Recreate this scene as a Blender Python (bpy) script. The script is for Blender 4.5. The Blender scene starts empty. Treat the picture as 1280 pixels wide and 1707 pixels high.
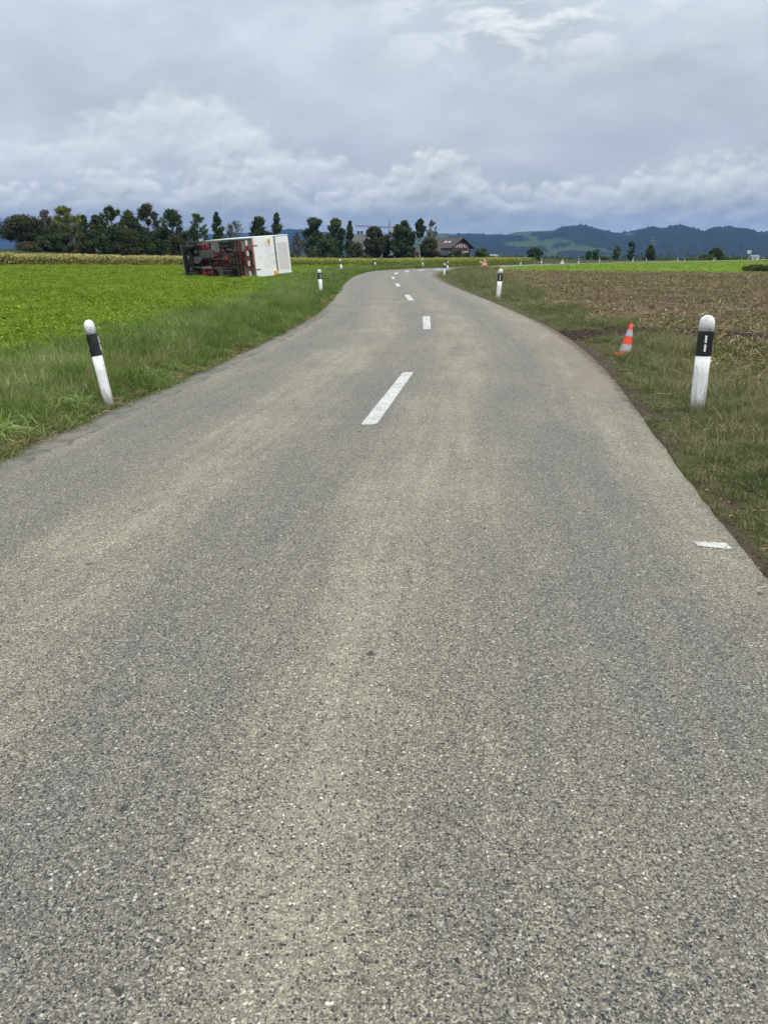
import bpy, bmesh, math, random
import numpy as np
from mathutils import Vector, Matrix
R = math.radians
random.seed(7); rng = np.random.default_rng(7)
S = bpy.context.scene
COL = S.collection

# ------------------------------------------------------------------ camera
CAM_H = 1.6; PITCH = R(18.52); FPX = 1282.0      # focal length in pixels of a 1280 x 1707 frame
cd = bpy.data.cameras.new('camera'); cam = bpy.data.objects.new('camera', cd); COL.objects.link(cam)
cam.location = (0, 0, CAM_H); cam.rotation_euler = (math.pi/2 - PITCH, 0, 0)
cd.sensor_fit = 'VERTICAL'; cd.sensor_height = 36; cd.lens = 36*FPX/1707
cd.clip_start = .05; cd.clip_end = 30000
S.camera = cam
S.view_settings.view_transform = 'Standard'; S.view_settings.look = 'None'
S.view_settings.exposure = 0.22; S.view_settings.gamma = 1; S.view_settings.use_curve_mapping = False
S.cycles.volume_bounces = 1; S.cycles.max_bounces = 6; S.cycles.diffuse_bounces = 3
S.cycles.transparent_max_bounces = 8; S.cycles.volume_max_steps = 64

def ray(px, py):
    xn = (px-640)/FPX; yn = (py-853.5)/FPX
    return (xn, math.cos(PITCH)-yn*math.sin(PITCH), -math.sin(PITCH)-yn*math.cos(PITCH))
def at(px, py, z=0.0):
    d = ray(px, py); t = (z-CAM_H)/d[2]; return (d[0]*t, d[1]*t)
def atY(px, py, Y):                     # the point seen at (px, py) that stands Y metres ahead
    d = ray(px, py); t = Y/d[1]; return (d[0]*t, Y, CAM_H+d[2]*t)
def azel(px, py):
    d = ray(px, py); return (math.degrees(math.atan2(d[0], d[1])), math.degrees(math.atan2(d[2], math.hypot(d[0], d[1]))))

# ------------------------------------------------------------------ node helper
class NT:
    def __init__(s, tree, clear=True):
        s.t = tree
        if clear: tree.nodes.clear()
    def n(s, typ, **kw):
        nd = s.t.nodes.new(typ)
        for k, v in kw.items(): setattr(nd, k, v)
        return nd
    def put(s, sock, v):
        if v is None: return
        if isinstance(v, bpy.types.NodeSocket): s.t.links.new(v, sock)
        else:
            if sock.type == 'RGBA' and len(v) == 3: v = (*v, 1)
            sock.default_value = v
    def m(s, op, a, b=None, c=None, clamp=False):
        nd = s.n('ShaderNodeMath', operation=op, use_clamp=clamp)
        s.put(nd.inputs[0], a); s.put(nd.inputs[1], b)
        if c is not None: s.put(nd.inputs[2], c)
        return nd.outputs[0]
    def vm(s, op, a, b=None, sc=None):
        nd = s.n('ShaderNodeVectorMath', operation=op); s.put(nd.inputs[0], a)
        if b is not None: s.put(nd.inputs[1], b)
        if sc is not None: s.put(nd.inputs['Scale'], sc)
        return nd.outputs[0]
    def mix(s, f, a, b, mode='MIX'):
        nd = s.n('ShaderNodeMix', data_type='RGBA', blend_type=mode); nd.clamp_factor = True
        s.put(nd.inputs[0], f); s.put(nd.inputs[6], a); s.put(nd.inputs[7], b); return nd.outputs[2]
    def step(s, v, lo, hi, a=0.0, b=1.0):
        nd = s.n('ShaderNodeMapRange', interpolation_type='SMOOTHSTEP')
        s.put(nd.inputs[0], v); s.put(nd.inputs[1], lo); s.put(nd.inputs[2], hi); s.put(nd.inputs[3], a); s.put(nd.inputs[4], b)
        return nd.outputs[0]
    def noise(s, vec, scale, detail=4, rough=.55, dist=0.0, col=False, dim='3D', lac=2.0):
        nd = s.n('ShaderNodeTexNoise', noise_dimensions=dim); s.put(nd.inputs['Vector'], vec)
        nd.inputs['Scale'].default_value = scale; nd.inputs['Detail'].default_value = detail
        nd.inputs['Roughness'].default_value = rough; nd.inputs['Distortion'].default_value = dist
        nd.inputs['Lacunarity'].default_value = lac
        return nd.outputs[1 if col else 0]
    def vor(s, vec, scale, feature='F1', detail=0, rough=.5, out='Distance', dim='3D', rnd=1.0):
        nd = s.n('ShaderNodeTexVoronoi', feature=feature, voronoi_dimensions=dim); s.put(nd.inputs['Vector'], vec)
        nd.inputs['Scale'].default_value = scale; nd.inputs['Randomness'].default_value = rnd
        if 'Detail' in nd.inputs: nd.inputs['Detail'].default_value = detail; nd.inputs['Roughness'].default_value = rough
        return nd.outputs[out]
    def ramp(s, f, stops, interp='LINEAR'):
        nd = s.n('ShaderNodeValToRGB'); cr = nd.color_ramp; cr.interpolation = interp
        while len(cr.elements) > 1: cr.elements.remove(cr.elements[-1])
        for i, (p, c) in enumerate(stops):
            e = cr.elements[0] if i == 0 else cr.elements.new(p)
            e.position = p
            if not hasattr(c, '__len__'): c = (c, c, c)
            e.color = (*c[:3], 1)
        s.put(nd.inputs[0], f); return nd.outputs[0]
    def curve(s, v, pts, lo, hi, ylo, yhi):          # piecewise curve through pts, v in [lo, hi]
        x = s.m('DIVIDE', s.m('SUBTRACT', v, lo), hi-lo, clamp=True)
        nd = s.n('ShaderNodeFloatCurve'); cv = nd.mapping.curves[0]
        P = [((a-lo)/(hi-lo), (b-ylo)/(yhi-ylo)) for a, b in pts]
        cv.points[0].location = P[0]; cv.points[1].location = P[-1]
        for p in P[1:-1]: cv.points.new(*p)
        nd.mapping.update(); s.put(nd.inputs['Value'], x)
        return s.m('MULTIPLY_ADD', nd.outputs[0], yhi-ylo, ylo)
    def sep(s, v):
        nd = s.n('ShaderNodeSeparateXYZ'); s.put(nd.inputs[0], v); return nd.outputs
    def comb(s, x=0.0, y=0.0, z=0.0):
        nd = s.n('ShaderNodeCombineXYZ'); s.put(nd.inputs[0], x); s.put(nd.inputs[1], y); s.put(nd.inputs[2], z); return nd.outputs[0]
    def attr(s, name): 
        nd = s.n('ShaderNodeAttribute', attribute_name=name); return nd.outputs
    def bump(s, h, strength=.5, dist=.01):
        nd = s.n('ShaderNodeBump'); s.put(nd.inputs['Height'], h)
        nd.inputs['Strength'].default_value = strength; nd.inputs['Distance'].default_value = dist; return nd.outputs[0]
    def principled(s, col, rough=.6, normal=None, metallic=0.0, spec=.5, subs=None, emit=None):
        b = s.n('ShaderNodeBsdfPrincipled'); o = s.n('ShaderNodeOutputMaterial')
        s.put(b.inputs['Base Color'], col); s.put(b.inputs['Roughness'], rough); s.put(b.inputs['Metallic'], metallic)
        s.put(b.inputs['Specular IOR Level'], spec)
        if normal is not None: s.put(b.inputs['Normal'], normal)
        s.t.links.new(b.outputs[0], o.inputs['Surface']); return b
MATS = {}
def newmat(name):
    m = bpy.data.materials.new(name); m.use_nodes = True; return m, NT(m.node_tree)

# ------------------------------------------------------------------ world: Nishita light seen through an overcast cloud deck
w = bpy.data.worlds.new('World'); S.world = w; w.use_nodes = True
W = NT(w.node_tree)
SUN_EL, SUN_AZ = R(46), R(146)           # azimuth measured from +Y towards +X
tc = W.n('ShaderNodeTexCoord').outputs['Generated']
d = W.vm('NORMALIZE', tc); dx, dy, dz = W.sep(d)
el = W.m('MULTIPLY', W.m('ARCSINE', W.m('MINIMUM', W.m('MAXIMUM', dz, -1.0), 1.0)), 57.2958)
az = W.m('MULTIPLY', W.m('ARCTAN2', dx, dy), 57.2958)
sky = W.n('ShaderNodeTexSky', sky_type='NISHITA'); sky.sun_disc = False
sky.sun_elevation = SUN_EL; sky.sun_rotation = SUN_AZ % (2*math.pi)
# far from the camera's own view the deck is mapped on the direction itself, so it never smears at the zenith
P0 = W.comb(W.m('MULTIPLY', az, .07), W.m('MULTIPLY', el, .19), 0.0)
base = W.ramp(W.m('DIVIDE', el, 90.0, clamp=True), [
    (0, (.50, .47, .38)), (.02, (.48, .47, .40)), (.045, (.48, .495, .50)), (.085, (.53, .565, .625)), (.13, (.57, .61, .675)),
    (.18, (.60, .655, .74)), (.30, (.86, .90, .97)), (.55, (1.30, 1.34, 1.40)), (1, (1.60, 1.63, 1.68))])
s1 = W.noise(P0, .8, 6, .55, .4); s2 = W.noise(P0, 2.6, 6, .6, .3)
dirn = W.noise(d, 2.2, 5, .55)
s = W.m('ADD', W.m('MULTIPLY', W.m('SUBTRACT', s1, .5), .95), W.m('MULTIPLY', W.m('SUBTRACT', s2, .5), .26))
s = W.m('ADD', s, W.m('MULTIPLY', W.m('SUBTRACT', dirn, .5), .25))
colr = W.vm('MULTIPLY', base, None)
shade = W.m('ADD', s, 1.0)
colr = W.vm('SCALE', base, sc=shade)
# brighter gap high in the deck
def blob(a0, e0, ra, re):
    q = W.m('ADD', W.m('POWER', W.m('DIVIDE', W.m('SUBTRACT', az, a0), ra), 2.0), W.m('POWER', W.m('DIVIDE', W.m('SUBTRACT', el, e0), re), 2.0))
    return W.m('EXPONENT', W.m('MULTIPLY', q, -1.0))
a1, e1 = azel(860, 5)
gap = W.m('MULTIPLY', blob(a1, e1, 9.0, 3.2), W.step(W.noise(P0, 3.4, 5, .6, .5), .44, .62))
colr = W.mix(W.m('MULTIPLY', gap, .75), colr, (.95, .96, .98))
def billow(off, scale, seed):
    v = W.comb(W.m('ADD', W.m('ADD', az, off[0]), seed), W.m('MULTIPLY', W.m('ADD', el, off[1]), 1.35), seed*.37)
    wv = W.vm('SCALE', W.vm('SUBTRACT', W.noise(v, .55, 4, .55, col=True), (.5, .5, .5)), sc=1.5)
    v2 = W.vm('ADD', v, wv)
    vv = W.n('ShaderNodeTexVoronoi', feature='SMOOTH_F1', voronoi_dimensions='2D'); W.put(vv.inputs['Vector'], v2); vv.inputs['Scale'].default_value = scale; vv.inputs['Smoothness'].default_value = .35; vv.inputs['Detail'].default_value = 2.0; vv.inputs['Roughness'].default_value = .42
    return W.m('SUBTRACT', 1.0, vv.outputs['Distance'])
def cumulus(col, pts, lo, hi, seed, scale, amp, soft, depth, bright, dark, fade_lo, fade_hi, strength):
    ap = [azel(*p) for p in pts]
    top = W.curve(az, ap, lo, hi, 0.0, 16.0)
    b0 = billow((0, 0), scale, seed); b1 = billow((-.14, .34), scale, seed)
    t = W.m('ADD', top, W.m('MULTIPLY', W.m('SUBTRACT', b0, .55), amp))
    t = W.m('ADD', t, W.m('MULTIPLY', W.m('SUBTRACT', W.noise(P0, 7.0, 5, .58), .5), amp*1.1))
    dd = W.m('SUBTRACT', t, el)
    mask = W.step(dd, 0.0, soft)
    low = W.step(el, fade_lo, fade_hi)
    e = W.m('MULTIPLY', W.m('SUBTRACT', b0, b1), 1.1)
    lit = W.m('ADD', W.m('SUBTRACT', 1.0, W.m('DIVIDE', dd, depth, clamp=True)), e)
    lit = W.m('ADD', W.m('MULTIPLY', lit, .50), W.m('MULTIPLY', W.noise(P0, 2.4, 6, .6, .6), .62), clamp=True)
    cc = W.mix(lit, dark, bright)
    return W.mix(W.m('MULTIPLY', W.m('MULTIPLY', mask, low), strength), col, cc)
L0, H0 = azel(-200, 300)[0], azel(1480, 300)[0]
colr = cumulus(colr, [(-200, 200), (60, 200), (140, 176), (215, 150), (290, 130), (335, 150), (385, 150), (415, 172), (470, 215), (560, 250), (700, 300), (1480, 330)],
               L0, H0, 11.0, .42, 1.5, 1.5, 4.2, (.84, .86, .87), (.43, .455, .485), 3.0, 6.4, .9)
colr = cumulus(colr, [(-200, 270), (0, 285), (90, 300), (180, 258), (225, 262), (290, 288), (345, 258), (440, 250), (500, 300), (560, 300), (610, 285), (670, 262),
                      (730, 226), (785, 262), (840, 300), (900, 296), (960, 280), (1050, 275), (1130, 252), (1190, 246), (1290, 236), (1480, 230)],
               L0, H0, 3.0, .60, 1.4, 1.1, 3.4, (.86, .865, .84), (.345, .36, .34), .2, 2.6, .92)
# dark band under the cloud base and pale slit at the horizon
band = W.m('MULTIPLY', W.step(el, 4.2, 2.4), W.step(W.noise(P0, 1.6, 6, .6, .6), .30, .55))
colr = W.mix(W.m('MULTIPLY', band, .6), colr, (.315, .315, .27))
slit = W.m('MULTIPLY', blob(azel(1060, 384)[0], azel(0, 384)[1], 16.0, .55), W.step(W.noise(P0, 3.0, 5, .6), .40, .62))
colr = W.mix(W.m('MULTIPLY', slit, .7), colr, (.52, .60, .71))
below = W.step(el, -.6, -3.0)
colr = W.mix(below, colr, (.10, .12, .08))
colr = W.vm('MULTIPLY', colr, (1.05, 1.055, .985))
bg1 = W.n('ShaderNodeBackground'); W.put(bg1.inputs[0], colr); bg1.inputs[1].default_value = 1.0
bg2 = W.n('ShaderNodeBackground'); W.put(bg2.inputs[0], sky.outputs[0]); bg2.inputs[1].default_value = .08
ms = W.n('ShaderNodeMixShader'); ms.inputs[0].default_value = .88
W.t.links.new(bg2.outputs[0], ms.inputs[1]); W.t.links.new(bg1.outputs[0], ms.inputs[2])
wo = W.n('ShaderNodeOutputWorld'); W.t.links.new(ms.outputs[0], wo.inputs[0])
w.cycles.sampling_method = 'MANUAL'; w.cycles.sample_map_resolution = 512

sd = bpy.data.lights.new('sun', 'SUN'); sun = bpy.data.objects.new('sun', sd); COL.objects.link(sun)
sd.energy = 1.5; sd.angle = R(14); sd.color = (1, .965, .92)
sv = Vector((math.sin(SUN_AZ)*math.cos(SUN_EL), math.cos(SUN_AZ)*math.cos(SUN_EL), math.sin(SUN_EL)))
sun.rotation_euler = sv.to_track_quat('Z', 'Y').to_euler()

# ------------------------------------------------------------------ road geometry in plan
LPX = [(0, 762), (100, 715), (200, 677), (300, 637), (400, 593), (480, 553), (530, 523), (550, 505), (565, 485), (575, 470), (590, 460), (620, 451.5), (680, 448), (740, 446.3), (800, 444), (840, 442.3), (900, 440.6), (940, 439.6), (970, 438.8)]
RPX = [(1280, 1000), (1220, 918), (1160, 820), (1100, 740), (1050, 665), (1000, 605), (950, 563), (900, 537), (830, 507), (780, 487), (745, 472), (727, 460), (733, 454.5), (750, 450.5), (780, 448), (820, 446.2), (860, 444), (900, 442.3)]
Lw = [(-4.3, -8), (-3.9, -3), (-3.5, 2)] + [at(*p) for p in LPX] + [(60, 184), (88, 221), (130, 277), (240, 420)]
Rw = [(1.2, -8), (1.45, -3), (1.75, 1.5)] + [at(*p) for p in RPX] + [(36, 145.5), (65, 181), (93, 217), (135, 273), (245, 416)]
def arclen(P):
    P = np.array(P, float); s = np.r_[0, np.cumsum(np.hypot(*np.diff(P, axis=0).T))]; return P, s
def smooth_poly(P, n):
    P, s = arclen(P); t = np.linspace(0, s[-1], n)
    Q = np.c_[np.interp(t, s, P[:, 0]), np.interp(t, s, P[:, 1])]
    k = 9
    for _ in range(3):
        pad = np.r_[np.repeat(Q[:1], k, 0), Q, np.repeat(Q[-1:], k, 0)]
        Q2 = np.stack([np.convolve(pad[:, i], np.ones(2*k+1)/(2*k+1), 'same')[k:-k] for i in (0, 1)], 1)
        Q2[:k] = Q[:k]; Q2[-k:] = Q[-k:]; Q = Q2
    return Q
NR = 1400
Lp = smooth_poly(Lw, NR); Rd = smooth_poly(Rw, NR*2)
# pair each left point with its nearest right point, kept in order
idx = []; j = 0
for p in Lp:
    seg = Rd[j:j+160]; k = int(np.argmin(((seg-p)**2).sum(1))); j = j+k; idx.append(j)
idx = np.convolve(np.r_[np.full(20, idx[0]), idx, np.full(20, idx[-1])], np.ones(41)/41, 'valid')
Rp = np.stack([np.interp(idx, np.arange(len(Rd)), Rd[:, i]) for i in (0, 1)], 1)
Cp = (Lp+Rp)/2; HWd = np.hypot(*(Lp-Rp).T)/2
Cs = np.r_[0, np.cumsum(np.hypot(*np.diff(Cp, axis=0).T))]
_sub = slice(0, NR, 7)
CC = Cp[_sub]; CH = HWd[_sub]
def road_dist(x, y):
    """signed distance beyond the road edge and side (-1 left, +1 right) for arrays of points"""
    x = np.asarray(x, float); y = np.asarray(y, float); sh = x.shape; X = np.c_[x.ravel(), y.ravel()]
    D = np.full(len(X), 1e9); side = np.zeros(len(X))
    A = CC[:-1]; B = CC[1:]
    for i in range(len(A)):
        ab = B[i]-A[i]; L2 = ab@ab
        if L2 < 1e-9: continue
        t = np.clip(((X-A[i])@ab)/L2, 0, 1); q = A[i]+t[:, None]*ab
        dd = np.hypot(*(X-q).T) - (CH[i]+(CH[i+1]-CH[i])*t)
        cr = ab[0]*(X[:, 1]-A[i][1])-ab[1]*(X[:, 0]-A[i][0])
        m = dd < D; D[m] = dd[m]; side[m] = np.where(cr[m] > 0, -1, 1)
    return D.reshape(sh), side.reshape(sh)
def sst(x, a, b):
    t = np.clip((x-a)/(b-a), 0, 1); return t*t*(3-2*t)
_k = rng.normal(size=(24, 2)); _ph = rng.uniform(0, 6.28, 24)
def wav(x, y, L):                      # smooth pseudo noise of wavelength about L
    o = 0
    for i in range(10): o = o+np.sin((x*_k[i, 0]+y*_k[i, 1])*6.28/L*.8+_ph[i])
    return o/4.5
def wav2(x, y, L):
    o = 0
    for i in range(10, 22): o = o+np.sin((x*_k[i, 0]+y*_k[i, 1])*6.28/L*.8+_ph[i])
    return o/4.5
def hillock(x, y):
    return 2.5*sst(-x+.12*(y-140), 34, 72)*sst(y, 112, 150)*(1-.9*sst(y, 260, 500)) + .5*sst(y, 140, 240)*sst(-x, -20, 60)
def fall(x, y):                         # the land drops gently away behind the far side of the fields
    return -.0090*np.maximum(0, np.hypot(x, y)-(340-100*sst(x, 30, 70)))
def height(x, y, d=None, side=None):
    if d is None: d, side = road_dist(x, y)
    h = -.06+.04*sst(d, -.15, .15)+.055*sst(d, .25, 1.2)
    h = h-.05*sst(d, 2.2, 5)*np.where(side > 0, 1, .3)
    a = sst(d, .4, 3)
    h = h+a*(.022*wav(x, y, 3.1)+.012*wav2(x, y, .9)*sst(60-np.hypot(x, y), 0, 30)+.05*wav(x, y, 26)*sst(d, 2, 15))
    h = h+np.where(side > 0, 1, 0)*sst(d, 2.5, 5)*.022*np.sin((x*.53+y*.85)*6.28/.78+.6*wav(x, y, 9))*sst(70-y, 0, 20)
    # rut and spoil heap thrown up beside the road where the lorry left it
    u = (x-3.9)*.985+(y-16.6)*(-.17); v = -(x-3.9)*-.17+(y-16.6)*.985
    rut = sst(u, -.6, .3)*sst(5.2-u, 0, 2)
    h = h+np.where(d > .05, 1, 0)*rut*(.10*np.exp(-((v-.1)/.42)**2)-.09*np.exp(-((v+.62)/.24)**2)+.02*wav2(x, y, .5))
    return h+hillock(x, y)+fall(x, y)
def regions(x, y, d, side):
    """0 verge, 1 crop field, 2 stubble field, 3 green meadow, 4 maize, 5 other ground"""
    x = np.asarray(x); y = np.asarray(y); r = np.full(x.shape, 5)
    left = side < 0
    wd = 3.2+.8*wav(x, y, 9)+.3*wav2(x, y, 1.5)+3*sst(y, 40, 85)
    crop = left & (d > wd) & (y < 99-.03*x) & (x < 20)
    mz = left & (d > 2.6) & (y >= 99-.03*x) & (y < 118+np.maximum(0, x)*1.15) & (x < 50)
    edge = 88-(x-12)*.80
    wr = 1.5+.35*wav(x, y, 6)+.25*wav2(x, y, 1.2)+.8*sst(10-y, 0, 3)+2.2*sst(y, 26, 44)
    stub = (~left) & (d > wr) & (y < edge+.6*wav(x, y, 7)) & (y < 88)
    mead = (~left) & (d > 1.2) & (y >= edge) & (y > 35) & (y < 238)
    r[mead] = 3; r[stub] = 2; r[crop] = 1; r[mz] = 4
    r[(d < wd) & left & (y < 99)] = 0; r[(d <= wr) & (~left) & (y < 88)] = 0; r[d <= np.where(left, 2.6, 1.2)] = 0
    return r

# ------------------------------------------------------------------ object helpers
def tag(o, label=None, cat=None, group=None, kind=None):
    if label: o['label'] = label
    if cat: o['category'] = cat
    if group: o['group'] = group
    if kind: o['kind'] = kind
    return o
def empty(name, loc=(0, 0, 0), rz=0.0):
    o = bpy.data.objects.new(name, None); COL.objects.link(o); o.location = loc; o.rotation_euler = (0, 0, rz); o.empty_display_size = .2
    return o
def copy_tree(o, parent=None):
    c = o.copy(); COL.objects.link(c); c.parent = parent
    for ch in o.children: copy_tree(ch, c)
    return c
def meshobj(name, V, F, mat, parent=None, smooth=False, link=True):
    me = bpy.data.meshes.new(name)
    V = np.asarray(V, np.float32)
    if isinstance(F, np.ndarray):
        n, k = F.shape
        me.vertices.add(len(V)); me.vertices.foreach_set('co', V.ravel())
        me.loops.add(n*k); me.loops.foreach_set('vertex_index', F.astype(np.int32).ravel())
        me.polygons.add(n); me.polygons.foreach_set('loop_start', np.arange(0, n*k, k, dtype=np.int32))
        me.update(calc_edges=True)
    else:
        me.from_pydata([tuple(map(float, v)) for v in V], [], F); me.update()
    for m in (mat if isinstance(mat, (list, tuple)) else [mat]): me.materials.append(m)
    if smooth: me.polygons.foreach_set('use_smooth', np.ones(len(me.polygons), bool))
    o = bpy.data.objects.new(name, me)
    if link: COL.objects.link(o)
    if parent: o.parent = parent
    return o
def fattr(o, name, arr, dom='POINT', typ='FLOAT'):
    a = o.data.attributes.new(name, typ, dom)
    a.data.foreach_set('vector' if typ == 'FLOAT_VECTOR' else 'color' if 'COLOR' in typ else 'value', np.asarray(arr, np.int32 if typ == 'INT' else np.float32).ravel())
class MB:
    """collects simple solids in one mesh"""
    def __init__(s): s.v = []; s.f = []
    def add(s, V, F):
        b = len(s.v); s.v += [tuple(v) for v in V]; s.f += [tuple(i+b for i in f) for f in F]; return s
    def box(s, x0, x1, y0, y1, z0, z1):
        V = [(x, y, z) for x in (x0, x1) for y in (y0, y1) for z in (z0, z1)]
        return s.add(V, [(0, 1, 3, 2), (4, 6, 7, 5), (0, 4, 5, 1), (2, 3, 7, 6), (0, 2, 6, 4), (1, 5, 7, 3)])
    def tube(s, pts, rad, n=8, cap=True):
        pts = [Vector(p) for p in pts]
        if not hasattr(rad, '__len__'): rad = [rad]*len(pts)
        V = []; F = []
        for i, p in enumerate(pts):
            t = (pts[min(i+1, len(pts)-1)]-pts[max(i-1, 0)]).normalized()
            a = t.cross(Vector((0, 0, 1)) if abs(t.z) < .9 else Vector((1, 0, 0))).normalized(); b = t.cross(a)
            for k in range(n):
                an = 6.28318*k/n; V.append(p+(a*math.cos(an)+b*math.sin(an))*rad[i])
        for i in range(len(pts)-1):
            for k in range(n): F.append((i*n+k, i*n+(k+1) % n, (i+1)*n+(k+1) % n, (i+1)*n+k))
        if cap: F.append(tuple(range(n))[::-1]); F.append(tuple((len(pts)-1)*n+k for k in range(n)))
        return s.add(V, F)
    def lathe(s, prof, n=24, axis='z', c=(0, 0, 0), half=1.0):
        V = []; F = []
        for r, h in prof:
            for k in range(n):
                a = 6.28318*k/n; u, v = r*math.cos(a), r*math.sin(a)
                V.append({'z': (c[0]+u, c[1]+v, c[2]+h), 'y': (c[0]+u, c[1]+h, c[2]-v), 'x': (c[0]+h, c[1]+u, c[2]+v)}[axis])
        for i in range(len(prof)-1):
            for k in range(n): F.append((i*n+k, i*n+(k+1) % n, (i+1)*n+(k+1) % n, (i+1)*n+k))
        F.append(tuple(range(n))[::-1]); F.append(tuple((len(prof)-1)*n+k for k in range(n)))
        return s.add(V, F)
    def prism(s, poly, axis, a, b):
        def P(u, v, h): return {'x': (h, u, v), 'y': (u, h, v), 'z': (u, v, h)}[axis]
        n = len(poly); V = [P(u, v, a) for u, v in poly]+[P(u, v, b) for u, v in poly]
        return s.add(V, [tuple(range(n))[::-1], tuple(range(n, 2*n))]+[(i, (i+1) % n, n+(i+1) % n, n+i) for i in range(n)])
    def build(s, name, mat, parent=None, bevel=0.0, smooth=False, link=True):
        o = meshobj(name, s.v, s.f, mat, parent, False, link)
        bm = bmesh.new(); bm.from_mesh(o.data); bmesh.ops.recalc_face_normals(bm, faces=bm.faces)
        if bevel: bmesh.ops.bevel(bm, geom=bm.edges[:], offset=bevel, segments=2, affect='EDGES', clamp_overlap=True)
        if smooth:
            for f in bm.faces: f.smooth = True
            for e in bm.edges:
                if len(e.link_faces) == 2 and e.calc_face_angle(0) > R(40): e.smooth = False
        bm.to_mesh(o.data); bm.free()
        return o

# ------------------------------------------------------------------ materials
def simple(name, col, rough=.6, metal=0.0, var=.12, scale=6, spec=.5, bump=0.0, dirt=None, dirt_amt=.4):
    m, t = newmat(name); co = t.n('ShaderNodeTexCoord').outputs['Object']
    n = t.noise(co, scale, 5, .6)
    c = t.vm('SCALE', t.mix(0.0, col, col), sc=t.m('MULTIPLY_ADD', t.m('SUBTRACT', n, .5), var*2, 1.0))
    if dirt: c = t.mix(t.m('MULTIPLY', t.step(t.noise(co, scale*.8, 6, .65, .5), .45, .72), dirt_amt), c, dirt)
    nm = t.bump(t.noise(co, scale*6, 4), bump, .01) if bump else None
    t.principled(c, t.m('MULTIPLY_ADD', n, .2, rough-.1), nm, metal, spec); return m

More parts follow.
